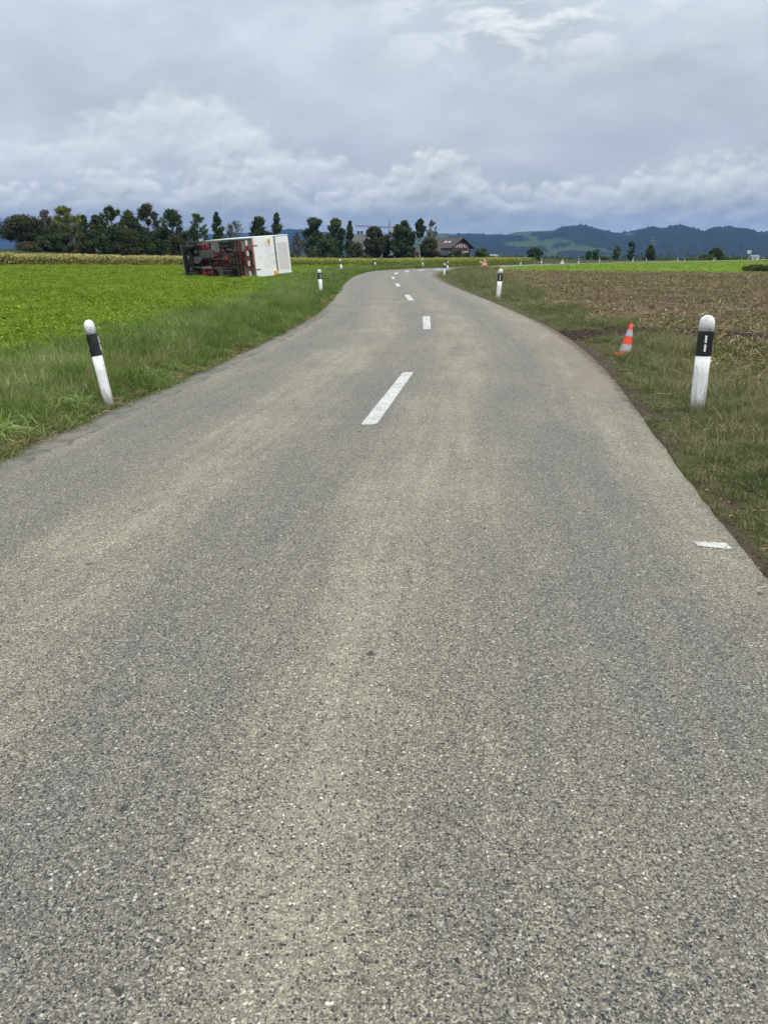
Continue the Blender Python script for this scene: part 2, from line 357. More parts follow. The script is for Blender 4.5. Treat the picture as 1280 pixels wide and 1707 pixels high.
def asphalt_color(t):
    """aggregate, dust and wheel tracks; uses attribute 'uv_m' = (metres from centre, metres along, metres from left edge)"""
    co = t.n('ShaderNodeTexCoord').outputs['Object']; uv = t.attr('uv_m')[1]; u, v, le = t.sep(uv)
    co2 = t.vm('ADD', co, t.vm('SCALE', t.vm('SUBTRACT', t.noise(co, 95, 3, .6, col=True), (.5, .5, .5)), sc=.0085))
    def stones(scale, stops, lo, hi, off):
        vn = t.n('ShaderNodeTexVoronoi', voronoi_dimensions='2D'); t.put(vn.inputs['Vector'], t.vm('ADD', co2, (off, off*.7, 0))); vn.inputs['Scale'].default_value = scale
        rx, ry, rz = t.sep(vn.outputs['Color']); rad = t.m('MULTIPLY_ADD', ry, hi-lo, lo); q = t.m('SUBTRACT', rad, vn.outputs['Distance'])
        return t.ramp(rx, stops), t.step(q, -.01, .07), q
    # bitumen and sand between the stones, gritty at several sizes
    g1 = t.noise(co, 300, 4, .8); g2 = t.noise(co, 100, 5, .75)
    vb = t.n('ShaderNodeTexVoronoi', voronoi_dimensions='2D'); t.put(vb.inputs['Vector'], t.vm('ADD', co2, (7.7, 1.3, 0))); vb.inputs['Scale'].default_value = 205
    kx, ky, kz = t.sep(vb.outputs['Color'])
    c = t.ramp(kx, [(0, (.035, .036, .040)), (.2, (.085, .082, .078)), (.45, (.165, .155, .132)), (.7, (.26, .243, .20)), (.9, (.40, .375, .31)), (1, (.56, .53, .46))])
    c = t.mix(t.step(g1, .42, .62), t.vm('SCALE', c, sc=.62), t.vm('ADD', t.vm('SCALE', c, sc=.8), (.085, .079, .064)))
    sml, msml, qs = stones(170, [(0, (.020, .022, .030)), (.3, (.060, .060, .062)), (.5, (.15, .14, .122)), (.75, (.26, .243, .205)), (.93, (.50, .47, .40))], -.15, .55, 3.1)
    c = t.mix(msml, c, sml)
    big, mbig, qb = stones(104, [(0, (.020, .023, .034)), (.24, (.046, .049, .060)), (.44, (.105, .102, .096)), (.60, (.19, .178, .155)), (.80, (.27, .25, .205)), (.93, (.43, .40, .34)), (.98, (.58, .56, .52))], -.22, .62, 0.0)
    big = t.vm('SCALE', big, sc=t.m('MULTIPLY_ADD', g2, 1.3, .36))
    rim = t.m('MULTIPLY', t.step(t.m('ABSOLUTE', t.m('SUBTRACT', qb, -.05)), .07, .02), t.step(g2, .42, .58))
    c = t.mix(t.m('MULTIPLY', rim, .55), c, (.40, .372, .295))
    c = t.mix(mbig, c, big)
    bigm = mbig; ebig = t.m('MAXIMUM', qb, 0.0); esml = t.m('MAXIMUM', qs, 0.0)
    # crevice shadow in the pores between the stones, painted into the colour
    pore_shade = t.m('MULTIPLY', t.m('MULTIPLY', t.step(t.noise(co, 210, 4, .7), .56, .66), t.m('SUBTRACT', 1.0, mbig)), .75)
    c = t.mix(pore_shade, c, (.030, .029, .026))
    # dust film: along the road between the wheel tracks
    wu = t.m('ADD', u, t.m('MULTIPLY', t.m('SUBTRACT', t.noise(t.comb(t.m('MULTIPLY', u, .6), t.m('MULTIPLY', v, .12)), 1.0, 4, .55), .5), 1.3))
    tr = t.curve(wu, [(-3.2, .75), (-2.6, .55), (-1.95, .12), (-1.5, .45), (-1.0, .76), (-.6, .55), (-.1, .16), (.25, .30), (.75, .76), (1.2, .42), (1.75, .14), (2.2, .50), (2.6, .72), (3.2, .6)], -3.2, 3.2, 0, 1)
    st = t.noise(t.comb(t.m('MULTIPLY', u, 2.4), t.m('MULTIPLY', v, .35)), 1.0, 6, .62)
    pt = t.noise(co, .55, 6, .6, .3)
    fade = t.step(v, 60.0, 20.0, .45, 1.0)
    st2 = t.noise(t.comb(t.m('MULTIPLY', u, 9.0), t.m('MULTIPLY', v, .5)), 1.0, 5, .6)
    dust = t.m('ADD', t.m('MULTIPLY', tr, .70), t.m('ADD', t.m('MULTIPLY', t.m('SUBTRACT', st, .5), 1.05), t.m('MULTIPLY', t.m('SUBTRACT', pt, .5), .75)))
    dust = t.m('ADD', dust, t.m('MULTIPLY', t.m('SUBTRACT', st2, .5), .8))
    dust = t.m('ADD', dust, t.m('MULTIPLY', t.m('SUBTRACT', t.noise(co, 6.5, 4, .65), .5), .5))
    dust = t.m('MULTIPLY', t.m('ADD', dust, .05, clamp=True), fade)
    warm = t.mix(t.step(pt, .3, .7), (1.20, 1.165, 1.05), (1.33, 1.27, 1.07))
    cool = (.78, .79, .825)
    tint = t.vm('MULTIPLY', t.mix(dust, cool, warm), (1.24, 1.235, 1.225))
    c = t.vm('MULTIPLY', c, tint)
    c = t.mix(t.m('MULTIPLY', t.m('MULTIPLY', t.step(dust, .35, 1.0), t.m('SUBTRACT', 1.0, mbig)), .38), c, (.42, .395, .325))
    # pinkish dusty spots
    c = t.mix(t.m('MULTIPLY', t.step(t.noise(co, .9, 5, .65), .60, .74), .30), c, (.42, .34, .25))
    # oil and water stains, small and dark
    c = t.mix(t.m('MULTIPLY', t.step(t.noise(co, 3.1, 6, .7), .68, .76), .35), c, (.07, .07, .072))
    c = t.mix(t.m('MULTIPLY', t.step(t.noise(co, 11, 2, .5), .745, .77), .8), c, (.035, .034, .032))
    # fine hairline cracks
    cr = t.vor(t.vm('ADD', co, t.vm('SCALE', t.noise(co, 1.6, 6, .6, col=True), sc=.9)), .28, 'DISTANCE_TO_EDGE', dim='2D')
    c = t.mix(t.m('MULTIPLY', t.m('MULTIPLY', t.step(cr, .006, .001), t.step(t.noise(co, .35, 2), .56, .62)), .7), c, (.05, .048, .045))
    return c, co, u, v, le, ebig, esml, bigm
def asphalt_group():
    g = bpy.data.node_groups.new('asphalt_surface', 'ShaderNodeTree')
    g.interface.new_socket('Color', in_out='OUTPUT', socket_type='NodeSocketColor')
    g.interface.new_socket('Height', in_out='OUTPUT', socket_type='NodeSocketFloat')
    t = NT(g, False); c, co, u, v, le, ebig, esml, bigm = asphalt_color(t)
    # smoother strip of newer asphalt along the left edge behind a tar joint
    jit = t.m('MULTIPLY', t.m('SUBTRACT', t.noise(co, 2.3, 6, .65), .5), .34)
    ll = t.m('ADD', le, jit)
    fine = t.mix(t.noise(co, 260, 3, .6), (.12, .115, .105), (.25, .24, .215))
    near = t.step(v, 36.0, 30.0)
    strip = t.m('MULTIPLY', t.step(ll, .30, .27), near)
    strip = t.m('MULTIPLY', strip, t.step(t.noise(co, .8, 3), .28, .36)); fine = t.mix(.55, fine, t.vm('SCALE', c, sc=.9))
    c = t.mix(strip, c, t.mix(t.m('MULTIPLY', t.step(t.noise(co, 2.6, 6, .7, .8), .48, .62), .75), fine, (.10, .097, .093)))
    joint = t.m('MULTIPLY', t.step(t.m('ABSOLUTE', t.m('SUBTRACT', ll, .285)), .030, .006), near)
    c = t.mix(t.m('MULTIPLY', t.m('MULTIPLY', joint, .6), t.step(t.noise(co, 1.7, 4), .44, .56)), c, (.035, .035, .036))
    # soil dragged on to the right-hand edge and dust at both edges
    re = t.m('SUBTRACT', 2.9, u)
    n1 = t.noise(t.comb(t.m('MULTIPLY', u, 2.6), t.m('MULTIPLY', v, 1.1)), 1.0, 6, .65, .6)
    zone = t.m('MULTIPLY', t.step(v, 15.5, 17.5), t.step(v, 28.0, 23.5))
    mud = t.m('MULTIPLY', zone, t.step(t.m('ADD', t.m('MULTIPLY', re, .75), t.m('MULTIPLY', t.m('SUBTRACT', n1, .5), 4.2)), .75, .15))
    mud = t.m('MULTIPLY', mud, t.step(t.noise(co, 18, 5, .7), .30, .60))
    c = t.mix(t.m('MULTIPLY', mud, .80), c, t.mix(t.noise(co, 7, 5, .7), (.13, .10, .07), (.36, .31, .23)))
    dirt = t.step(t.m('ADD', t.m('MINIMUM', re, 9.0), t.m('MULTIPLY', t.m('SUBTRACT', t.noise(co, 6, 5, .65), .5), .45)), .16, .02)
    c = t.mix(t.m('MULTIPLY', dirt, .75), c, (.10, .08, .055))
    dl = t.step(t.m('ADD', le, t.m('MULTIPLY', t.m('SUBTRACT', t.noise(co, 7, 5, .65), .5), .35)), .10, .0)
    c = t.mix(t.m('MULTIPLY', dl, .8), c, (.11, .09, .06))
    h = t.m('ADD', t.m('MULTIPLY', t.step(ebig, 0.0, .2), .7), t.m('MULTIPLY', t.step(esml, 0.0, .2), .5))
    h = t.m('ADD', h, t.m('MULTIPLY', t.noise(co, 190, 4, .7), 1.3))
    o = t.n('NodeGroupOutput'); t.put(o.inputs[0], c); t.put(o.inputs[1], h); return g
AG = asphalt_group()
def road_mats():
    m, t = newmat('road_asphalt'); g = t.n('ShaderNodeGroup'); g.node_tree = AG
    t.principled(g.outputs[0], .78, t.bump(g.outputs[1], .85, .0036), spec=.4)
    p, t = newmat('road_paint'); g = t.n('ShaderNodeGroup'); g.node_tree = AG
    co = t.n('ShaderNodeTexCoord').outputs['Object']; a = t.attr('edge')[2]
    holes = t.step(t.m('ADD', t.noise(co, 75, 3, .6), t.m('MULTIPLY', t.m('SUBTRACT', t.noise(co, 3.5, 4), .5), .35)), .535, .585)
    wear = t.m('MAXIMUM', t.m('MULTIPLY', t.m('MULTIPLY', holes, 0.9), t.step(a, .02, .2)), t.step(t.m('ADD', a, t.m('MULTIPLY', t.noise(co, 34, 5, .75), -.42)), .0, -.05))
    white = t.mix(t.noise(co, 25, 4), (.50, .51, .50), (.70, .71, .70))
    c = t.mix(wear, white, g.outputs[0])
    t.principled(c, .6, t.bump(g.outputs[1], .5, .003), spec=.35)
    return m, p
M_ASPH, M_PAINT = road_mats()

def ground_mat():
    m, t = newmat('field_ground'); co = t.n('ShaderNodeTexCoord').outputs['Object']
    rg = t.attr('reg')[1]; soil, grn, dr = t.sep(rg); rg2 = t.attr('reg2')[1]; mz, mead, mudv = t.sep(rg2)
    nb = t.noise(co, .35, 5, .6); nm_ = t.noise(co, 2.2, 5, .65); nf = t.noise(co, 14, 5, .7)
    # bare verge soil with moss and thatch
    verge = t.mix(nm_, (.065, .052, .030), (.085, .105, .030))
    verge = t.mix(t.step(nf, .45, .7), verge, (.14, .12, .06))
    other = t.mix(nb, (.022, .036, .013), (.042, .062, .020))
    crop = t.mix(nm_, (.060, .105, .012), (.125, .20, .018)); crop = t.mix(t.step(nf, .52, .72), crop, (.19, .27, .030))
    crop = t.mix(t.m('MULTIPLY', t.step(nb, .48, .68), .45), crop, (.16, .21, .035))
    # stubble: brown crumbly soil with straw shreds and green weeds
    sf = t.noise(co, 26, 4, .7); s2 = t.noise(t.vm('MULTIPLY', co, (1.0, .45, 1.0)), 9, 5, .7, .6)
    st = t.mix(nf, (.036, .023, .013), (.125, .083, .047)); st = t.mix(t.step(s2, .54, .70), st, (.18, .125, .072))
    st = t.mix(t.m('MULTIPLY', t.step(sf, .64, .74), .6), st, (.27, .22, .14))
    weeds = t.m('MULTIPLY', t.step(t.noise(t.vm('MULTIPLY', co, (.55, 1.0, 1.0)), .42, 5, .62), .46, .64), t.step(nf, .30, .62))
    st = t.mix(t.m('MULTIPLY', weeds, .6), st, (.075, .090, .025))
    md = t.mix(nm_, (.13, .215, .020), (.19, .28, .028)); md = t.mix(t.m('MULTIPLY', t.step(nb, .4, .7), .5), md, (.13, .19, .03))
    mzc = t.mix(nf, (.05, .055, .02), (.10, .10, .04))
    c = t.mix(dr, other, verge)
    j = t.m('MULTIPLY', t.m('SUBTRACT', nf, .5), .7)
    c = t.mix(t.step(t.m('ADD', grn, j), .35, .65), c, crop)
    c = t.mix(t.step(t.m('ADD', soil, j), .35, .65), c, st)
    c = t.mix(t.step(t.m('ADD', mead, j), .35, .65), c, md)
    c = t.mix(t.step(t.m('ADD', mz, j), .35, .65), c, mzc)
    mud = t.mix(nf, (.040, .029, .021), (.125, .095, .066)); mud = t.mix(t.m('MULTIPLY', t.step(sf, .60, .72), .8), mud, (.26, .215, .15))
    c = t.mix(t.step(t.m('ADD', mudv, t.m('MULTIPLY', j, .8)), .35, .6), c, mud)
    t.principled(c, .9, t.bump(t.m('ADD', nf, t.m('MULTIPLY', sf, .5)), .9, .05), spec=.2); return m
M_GROUND = ground_mat()

def leafmat(name, stops, rough=.55, trans=.25, attr='tint', vr=.35, spec=.3):
    """foliage: colour by a per-face tint plus per-instance variation, some light passing through"""
    m, t = newmat(name); a = t.attr(attr)[2]; oi = t.n('ShaderNodeObjectInfo').outputs['Random']
    f = t.m('ADD', t.m('MULTIPLY', a, 1-vr), t.m('MULTIPLY', oi, vr))
    gp_ = t.n('ShaderNodeNewGeometry').outputs['Position']; f = t.m('ADD', f, t.m('ADD', t.m('MULTIPLY', t.m('SUBTRACT', t.noise(gp_, .33, 3, .6), .5), .55), t.m('MULTIPLY', t.m('SUBTRACT', t.noise(gp_, 1.5, 2, .6), .5), .35)))
    c = t.ramp(f, stops)
    b = t.n('ShaderNodeBsdfPrincipled'); t.put(b.inputs['Base Color'], c); b.inputs['Roughness'].default_value = rough; b.inputs['Specular IOR Level'].default_value = spec
    tr = t.n('ShaderNodeBsdfTranslucent'); t.put(tr.inputs[0], t.vm('MULTIPLY', c, (1.15, 1.2, .7)))
    mx = t.n('ShaderNodeMixShader'); mx.inputs[0].default_value = trans
    t.t.links.new(b.outputs[0], mx.inputs[1]); t.t.links.new(tr.outputs[0], mx.inputs[2])
    o = t.n('ShaderNodeOutputMaterial'); t.t.links.new(mx.outputs[0], o.inputs[0]); return m
M_GRASS = leafmat('verge_grass_blades', [(0, (.040, .078, .012)), (.30, (.085, .145, .024)), (.58, (.15, .225, .050)), (.80, (.27, .30, .11)), (1, (.52, .47, .27))], trans=.35)
M_GRASSR = leafmat('dry_verge_grass_blades', [(0, (.042, .072, .022)), (.32, (.088, .130, .040)), (.54, (.155, .180, .072)), (.66, (.27, .225, .13)), (1, (.48, .41, .28))], trans=.3)
M_CROP = leafmat('crop_leaves', [(0, (.060, .110, .010)), (.35, (.145, .235, .020)), (.7, (.27, .36, .035)), (1, (.46, .50, .09))], trans=.4, vr=.3)
M_PALE = leafmat('long_pale_grass_blades', [(0, (.075, .135, .022)), (.4, (.145, .235, .045)), (.75, (.25, .34, .10)), (1, (.46, .50, .24))], vr=.3)
M_STRAW = leafmat('straw', [(0, (.08, .050, .026)), (.45, (.20, .140, .075)), (.75, (.38, .29, .17)), (1, (.80, .70, .50))], trans=.1)
M_WEED = leafmat('weed_leaves', [(0, (.055, .075, .016)), (.5, (.11, .13, .030)), (1, (.19, .20, .055))])
M_MAIZE = leafmat('maize_leaves', [(0, (.13, .14, .035)), (.35, (.26, .26, .075)), (.65, (.42, .37, .13)), (1, (.70, .58, .30))])
M_MAIZEG = leafmat('green_maize_leaves', [(0, (.11, .145, .025)), (.4, (.22, .26, .045)), (.75, (.34, .36, .085)), (1, (.50, .46, .18))])
M_CLOD = simple('soil_clod', (.062, .043, .029), .95, var=.7, scale=18, bump=.6)

# ------------------------------------------------------------------ ground sheet, split by land use
def build_ground():
    rr = [.5]
    while rr[-1] < 9800: rr.append(rr[-1]*(1.0125 if 2 < rr[-1] < 130 else 1.03))
    rr = np.array(rr)
    an = np.r_[np.linspace(-180, -46, 24)[:-1], np.linspace(-46, 46, 370), np.linspace(46, 180, 24)[1:-1]]
    an = np.radians(an); A, RR = np.meshgrid(an, rr); X = RR*np.sin(A); Y = RR*np.cos(A)
    near = RR < 600; D = np.full(X.shape, 500.0); SD = np.where(X > 0, 1.0, -1.0)
    D[near], SD[near] = road_dist(X[near], Y[near])
    Z = height(X, Y, D, SD); Z = np.where(RR > 600, -.02+fall(X, Y), Z)
    nr, na = X.shape
    V = np.c_[X.ravel(), Y.ravel(), Z.ravel()]
    i, j = np.meshgrid(np.arange(nr-1), np.arange(na), indexing='ij'); j2 = (j+1) % na
    F = np.stack([i*na+j, (i+1)*na+j, (i+1)*na+j2, i*na+j2], -1).reshape(-1, 4)[:, ::-1]
    V = np.r_[V, [[0, 0, -.06]]]; hub = len(V)-1
    reg = regions(X, Y, D, SD); reg = np.r_[reg.ravel(), 0]
    m = {k: (reg == k).astype(float) for k in range(6)}
    Dr = np.r_[D.ravel(), -1]; Xr = V[:, 0]; Yr = V[:, 1]; Sr = np.r_[SD.ravel(), 1]
    verge = sst(9-Dr, 0, 4)
    u = (Xr-3.9)*.985+(Yr-16.6)*(-.17); v = (Xr-3.9)*.17+(Yr-16.6)*.985
    mud = np.maximum(sst(u, -.8, .3)*sst(5.4-u, 0, 2.4)*np.exp(-((v+.05)/.75)**4)*1.0,
                     np.where(Sr > 0, 1, 0)*sst(.26+.2*wav2(Xr, Yr, 1.1)+.18*sst(Yr, 6, 9)*sst(21-Yr, 0, 4)-Dr, 0, .25)*sst(24-Yr, 0, 6)*.9)
    mud = np.maximum(mud, np.where(Sr < 0, 1, 0)*sst(.22+.1*wav2(Xr, Yr, .8)-Dr, 0, .2)*.7)
    names = {0: ('verge', 'grass verge and bare edge soil beside the road'), 1: ('crop_field', ''), 2: ('stubble_field', ''), 3: ('meadow', ''), 4: ('maize_field_soil', ''), 5: ('ground', '')}
    freg = reg[F[:, 0]]
    hubF = np.array([[hub, (k+1) % na, k] for k in range(na)])
    for k, (nm, _) in names.items():
        f = F[freg == k]; used = np.unique(f); mp = np.full(len(V), -1); mp[used] = np.arange(len(used))
        o = meshobj(nm, V[used], mp[f], M_GROUND, smooth=True); o['kind'] = 'structure'
        fattr(o, 'reg', np.c_[m[2], m[1], verge, np.ones(len(V))][used][:, :3], 'POINT', 'FLOAT_VECTOR')
        fattr(o, 'reg2', np.c_[m[4], m[3], mud][used], 'POINT', 'FLOAT_VECTOR')
build_ground()

# ------------------------------------------------------------------ road
def strip_mesh(name, Lq, Rq, s, hw, z, mat, ncol, parent=None, thick=0.0, rag=0.0):
    t = np.linspace(0, 1, ncol); V = []; A = []
    n = len(Lq)
    P = Lq[:, None, :]*(1-t)[None, :, None]+Rq[:, None, :]*t[None, :, None]
    if rag:
        w_ = np.clip(1-np.minimum(t, 1-t)*12, 0, 1)
        off = (wav2(P[..., 0], P[..., 1], .9)*.6+wav(P[..., 0], P[..., 1], .35)*.5)*rag
        dirv = (Rq-Lq)/np.linalg.norm(Rq-Lq, axis=1)[:, None]
        P = P+dirv[:, None, :]*(off*w_)[..., None]
    uu = (t*2-1)[None, :]*hw[:, None]
    Z = np.full(P.shape[:2], z) + .018*(1-(uu/3.0)**2)
    V = np.concatenate([P, Z[..., None]], 2).reshape(-1, 3)
    A = np.stack([uu, np.broadcast_to(s[:, None], uu.shape), np.broadcast_to((t)[None, :]*hw[:, None]*2, uu.shape)], -1).reshape(-1, 3)
    i, j = np.meshgrid(np.arange(n-1), np.arange(ncol-1), indexing='ij')
    F = np.stack([i*ncol+j, i*ncol+j+1, (i+1)*ncol+j+1, (i+1)*ncol+j], -1).reshape(-1, 4)
    if thick:      # skirts down both sides
        b = len(V); e0 = np.arange(n)*ncol; e1 = e0+ncol-1
        V2 = V[np.r_[e0, e1]].copy(); V2[:, 2] -= thick; V = np.r_[V, V2]; A = np.r_[A, A[np.r_[e0, e1]]]
        k = np.arange(n-1)
        F = np.r_[F, np.stack([e0[k], e0[k+1], b+k+1, b+k], -1), np.stack([e1[k+1], e1[k], b+n+k, b+n+k+1], -1)]
    o = meshobj(name, V, F, mat, parent, smooth=False); fattr(o, 'uv_m', A, 'POINT', 'FLOAT_VECTOR'); return o
# dense rows near the camera
keep = np.unique(np.r_[np.arange(0, 700), np.arange(700, NR, 3), NR-1])
def densify(P, k=3):
    n = len(P); return np.stack([np.interp(np.linspace(0, n-1, (n-1)*k+1), np.arange(n), P[:, i]) for i in range(P.shape[1])], 1)
dn = densify(np.c_[Lp, Rp, Cs, HWd][:330], 4); far = np.c_[Lp, Rp, Cs, HWd][330:]
al = np.r_[dn, far]
road = strip_mesh('road', al[:, :2], al[:, 2:4], al[:, 4], al[:, 5], 0.0, M_ASPH, 40, thick=.09, rag=.016); road['kind'] = 'structure'
def road_uv(x, y):
    q = ((Cp-np.array([x, y]))**2).sum(1); i = int(np.argmin(q)); i2 = min(i+1, NR-1)
    t = Cp[i2]-Cp[max(i-1, 0)]; t = t/np.hypot(*t); v = np.array([x, y])-Cp[i]
    return (t[1]*v[0]-t[0]*v[1]), Cs[i]+t@v, HWd[i]
def quad_patch(name, c, nu, nv, zoff, mat, label=None):
    """marking laid on the road between four plan corners: near-left, near-right, far-right, far-left"""
    V = []; A = []; E = []
    for i in range(nv+1):
        for j in range(nu+1):
            a, b = i/nv, j/nu
            p = np.array(c[0])*(1-a)*(1-b)+np.array(c[1])*(1-a)*b+np.array(c[2])*a*b+np.array(c[3])*a*(1-b)
            u, v, hw = road_uv(*p); V.append((p[0], p[1], zoff+.018*(1-(u/3.0)**2))); A.append((u, v, u+hw)); wd_ = math.dist(c[0], c[1]); ln_ = math.dist(c[1], c[2]); E.append(min(min(a, 1-a)*ln_, min(b, 1-b)*wd_)*9+.10)
    F = [(i*(nu+1)+j, i*(nu+1)+j+1, (i+1)*(nu+1)+j+1, (i+1)*(nu+1)+j) for i in range(nv) for j in range(nu)]
    o = meshobj(name, V, F, mat, road); fattr(o, 'uv_m', A, 'POINT', 'FLOAT_VECTOR'); fattr(o, 'edge', E)
    if label: o['label'] = label
    return o
DASH = [((599, 712), (629, 711), (690, 623), (671, 622.5)), ((705, 550.5), (718.5, 550), (717, 528.5), (703.5, 529)), ((680.5, 502), (690.5, 501.5), (682.5, 492), (673.5, 492.4)),
        ((660.5, 478.2), (668, 478), (664.5, 473), (657.3, 473.2)), ((653.6, 465.6), (658.6, 465.5), (657.3, 461.7), (652.2, 461.8)),
        ((656.3, 457.4), (661.2, 457.6), (665.2, 454.8), (659.6, 454.7)), ((673.2, 453.7), (678.8, 454), (684.2, 451.9), (678.6, 451.6)),
        ((694, 451.3), (700.5, 451.5), (709.5, 450.1), (703.5, 449.8)), ((722, 450), (729, 450.2), (740, 448.9), (733, 448.6))]
for q in DASH: quad_patch('centre_line_dash', [at(*p) for p in q], 10, 40, .003, M_PAINT)
quad_patch('edge_mark', [at(1161, 912.5), at(1222, 918.5), at(1211, 905.5), at(1152.5, 904)], 30, 12, .003, M_PAINT, 'short white sprayed mark across the road edge')

# ------------------------------------------------------------------ hills
def hills():
    m, t = newmat('hill_forest_and_meadow'); co = t.n('ShaderNodeTexCoord').outputs['Object']; a = t.attr('forest')[2]
    f = t.step(t.m('ADD', a, t.m('MULTIPLY', t.m('SUBTRACT', t.noise(co, .006, 7, .62), .5), .85)), .42, .58)
    fo = t.mix(t.noise(co, .05, 5, .7), (.008, .014, .010), (.022, .034, .016)); me = t.mix(t.noise(co, .006, 4, .6), (.035, .060, .018), (.065, .095, .028))
    t.principled(t.mix(f, me, fo), .95, spec=.1)
    # skyline traced once, then built as a range with its own depth
    sk = [(-220, 366), (0, 371), (30, 376), (110, 377), (200, 384), (330, 392), (440, 389), (480, 385), (560, 392), (660, 396), (766, 392), (790, 392), (816, 394.5), (841, 392.5), (859, 388.5), (894, 388), (912, 386), (930, 384),
          (938, 380), (955, 379), (975, 380), (1003, 386), (1028, 391.5), (1045, 390), (1060, 387.4), (1087, 381), (1098, 383), (1109, 384), (1118, 381.5), (1132, 380.7), (1154, 385.4), (1172, 389.5), (1183, 385), (1192, 383), (1215, 381), (1230, 383), (1247, 384.4), (1264, 389.5), (1300, 390), (1480, 380)]
    sa = np.array([azel(*p) for p in sk])
    az_ = np.linspace(sa[0, 0]-3, sa[-1, 0]+3, 900); top = np.interp(az_, sa[:, 0], sa[:, 1])
    nr = 90; tt = np.linspace(0, 1.25, nr)
    AZ, T = np.meshgrid(az_, tt)
    leftm = sst(-AZ, 4, 9)
    r0 = 2100+leftm*2300; r1 = 4300+350*wav(AZ*1.0, AZ*.3, 14)+leftm*2600
    RR = r0+(r1-r0)*T
    prof = np.where(T < 1, sst(T, -.05, 1.0)**.85, 1-sst(T, 1.0, 1.6)*.9)
    spur = 1+.22*(1-np.abs(T*2-1).clip(0, 1))*wav(AZ+T*2.5, T*6, 3.6)
    el_ = np.interp(AZ, sa[:, 0], sa[:, 1])
    H = np.tan(np.radians(el_))*r1*prof*spur+CAM_H*prof+(-.009*(RR-240)-4)*(1-prof)
    H = np.where(T > .93, np.minimum(H, np.tan(np.radians(el_))*RR+CAM_H), H)
    X = RR*np.sin(np.radians(AZ)); Y = RR*np.cos(np.radians(AZ))
    ap_el = np.degrees(np.arctan2(H-CAM_H, RR))
    # woods: ellipses (photo position, half sizes), placed where they lie on the slope
    fo_ = np.zeros_like(AZ)+.18
    fo_ = np.maximum(fo_, sst(AZ, azel(1040, 0)[0]*.97, azel(1062, 400)[0]))
    def ell(px, py, w_, h_, val=1.0):
        a0, e0 = azel(px, py); q = ((AZ-a0)/(w_*.0447))**2+((ap_el-e0)/(h_*.0447))**2
        nonlocal fo_
        fo_ = np.where(q < 3, fo_*(1-np.exp(-q**2*.9))+val*np.exp(-q**2*.9), fo_)
    for e in [(790, 402, 45, 10), (845, 401, 34, 6.5), (800, 420, 60, 12), (870, 418, 38, 8), (905, 392, 20, 3.5), (985, 394, 55, 11), (968, 384, 34, 5), (935, 411, 13, 6), (912, 400, 14, 5), (970, 425, 40, 5), (1040, 408, 30, 10),
              (950, 424, 16, 4), (1000, 404, 35, 8)]: ell(*e)
    for e in [(870, 408, 26, 5), (925, 403, 22, 4), (900, 430, 20, 4), (830, 428, 16, 3), (960, 416, 30, 3), (1050, 392, 10, 3)]: ell(*e, .05)
    fo_ = np.maximum(fo_, sst(-AZ, 1.5, 3.5)); fo_ = np.maximum(fo_, sst(AZ, azel(760, 0)[0]-2, azel(760, 0)[0]-3))
    wood = fo_ > .5
    H = H+np.where(wood, 1, 0)*(rng.random(H.shape)*5+7*(rng.random(H.shape) < .03)+3)*sst(prof, .05, .3)
    n2, na = X.shape; i, j = np.meshgrid(np.arange(n2-1), np.arange(na-1), indexing='ij')
    F = np.stack([i*na+j, i*na+j+1, (i+1)*na+j+1, (i+1)*na+j], -1).reshape(-1, 4)
    o = meshobj('hills', np.c_[X.ravel(), Y.ravel(), H.ravel()], F, m); fattr(o, 'forest', fo_.ravel()); o['kind'] = 'structure'
hills()

# ------------------------------------------------------------------ scattered vegetation and litter (stuff)
def gn_scatter(name, protos, P, rot, scl, ix, label=None):
    col = bpy.data.collections.new(name+'_kinds')
    for i, p in enumerate(protos): p.name = '%s_kind_%02d' % (name, i); col.objects.link(p)
    me = bpy.data.meshes.new(name); me.vertices.add(len(P)); me.vertices.foreach_set('co', np.asarray(P, np.float32).ravel()); me.update()
    o = bpy.data.objects.new(name, me); COL.objects.link(o)
    fattr(o, 'rot', rot, 'POINT', 'FLOAT_VECTOR'); fattr(o, 'scl', scl, 'POINT', 'FLOAT_VECTOR' if np.ndim(scl) == 2 else 'FLOAT'); fattr(o, 'ix', ix, 'POINT', 'INT')
    g = bpy.data.node_groups.new(name, 'GeometryNodeTree')
    g.interface.new_socket('Geometry', in_out='INPUT', socket_type='NodeSocketGeometry'); g.interface.new_socket('Geometry', in_out='OUTPUT', socket_type='NodeSocketGeometry')
    N = g.nodes; gi = N.new('NodeGroupInput'); go = N.new('NodeGroupOutput')
    ci = N.new('GeometryNodeCollectionInfo'); ci.inputs[0].default_value = col; ci.inputs['Separate Children'].default_value = True; ci.inputs['Reset Children'].default_value = True
    ip = N.new('GeometryNodeInstanceOnPoints'); ip.inputs['Pick Instance'].default_value = True
    def na(nm, typ):
        q = N.new('GeometryNodeInputNamedAttribute'); q.data_type = typ; q.inputs['Name'].default_value = nm; return q.outputs[0]
    lk = g.links.new
    e2r = N.new('FunctionNodeEulerToRotation'); lk(na('rot', 'FLOAT_VECTOR'), e2r.inputs[0])
    lk(gi.outputs[0], ip.inputs['Points']); lk(ci.outputs[0], ip.inputs['Instance']); lk(na('ix', 'INT'), ip.inputs['Instance Index'])
    lk(e2r.outputs[0], ip.inputs['Rotation']); lk(na('scl', 'FLOAT_VECTOR' if np.ndim(scl) == 2 else 'FLOAT'), ip.inputs['Scale'])
    lk(ip.outputs[0], go.inputs[0])
    md = o.modifiers.new('scatter', 'NODES'); md.node_group = g
    o['kind'] = 'stuff'
    if label: o['label'] = label
    return o
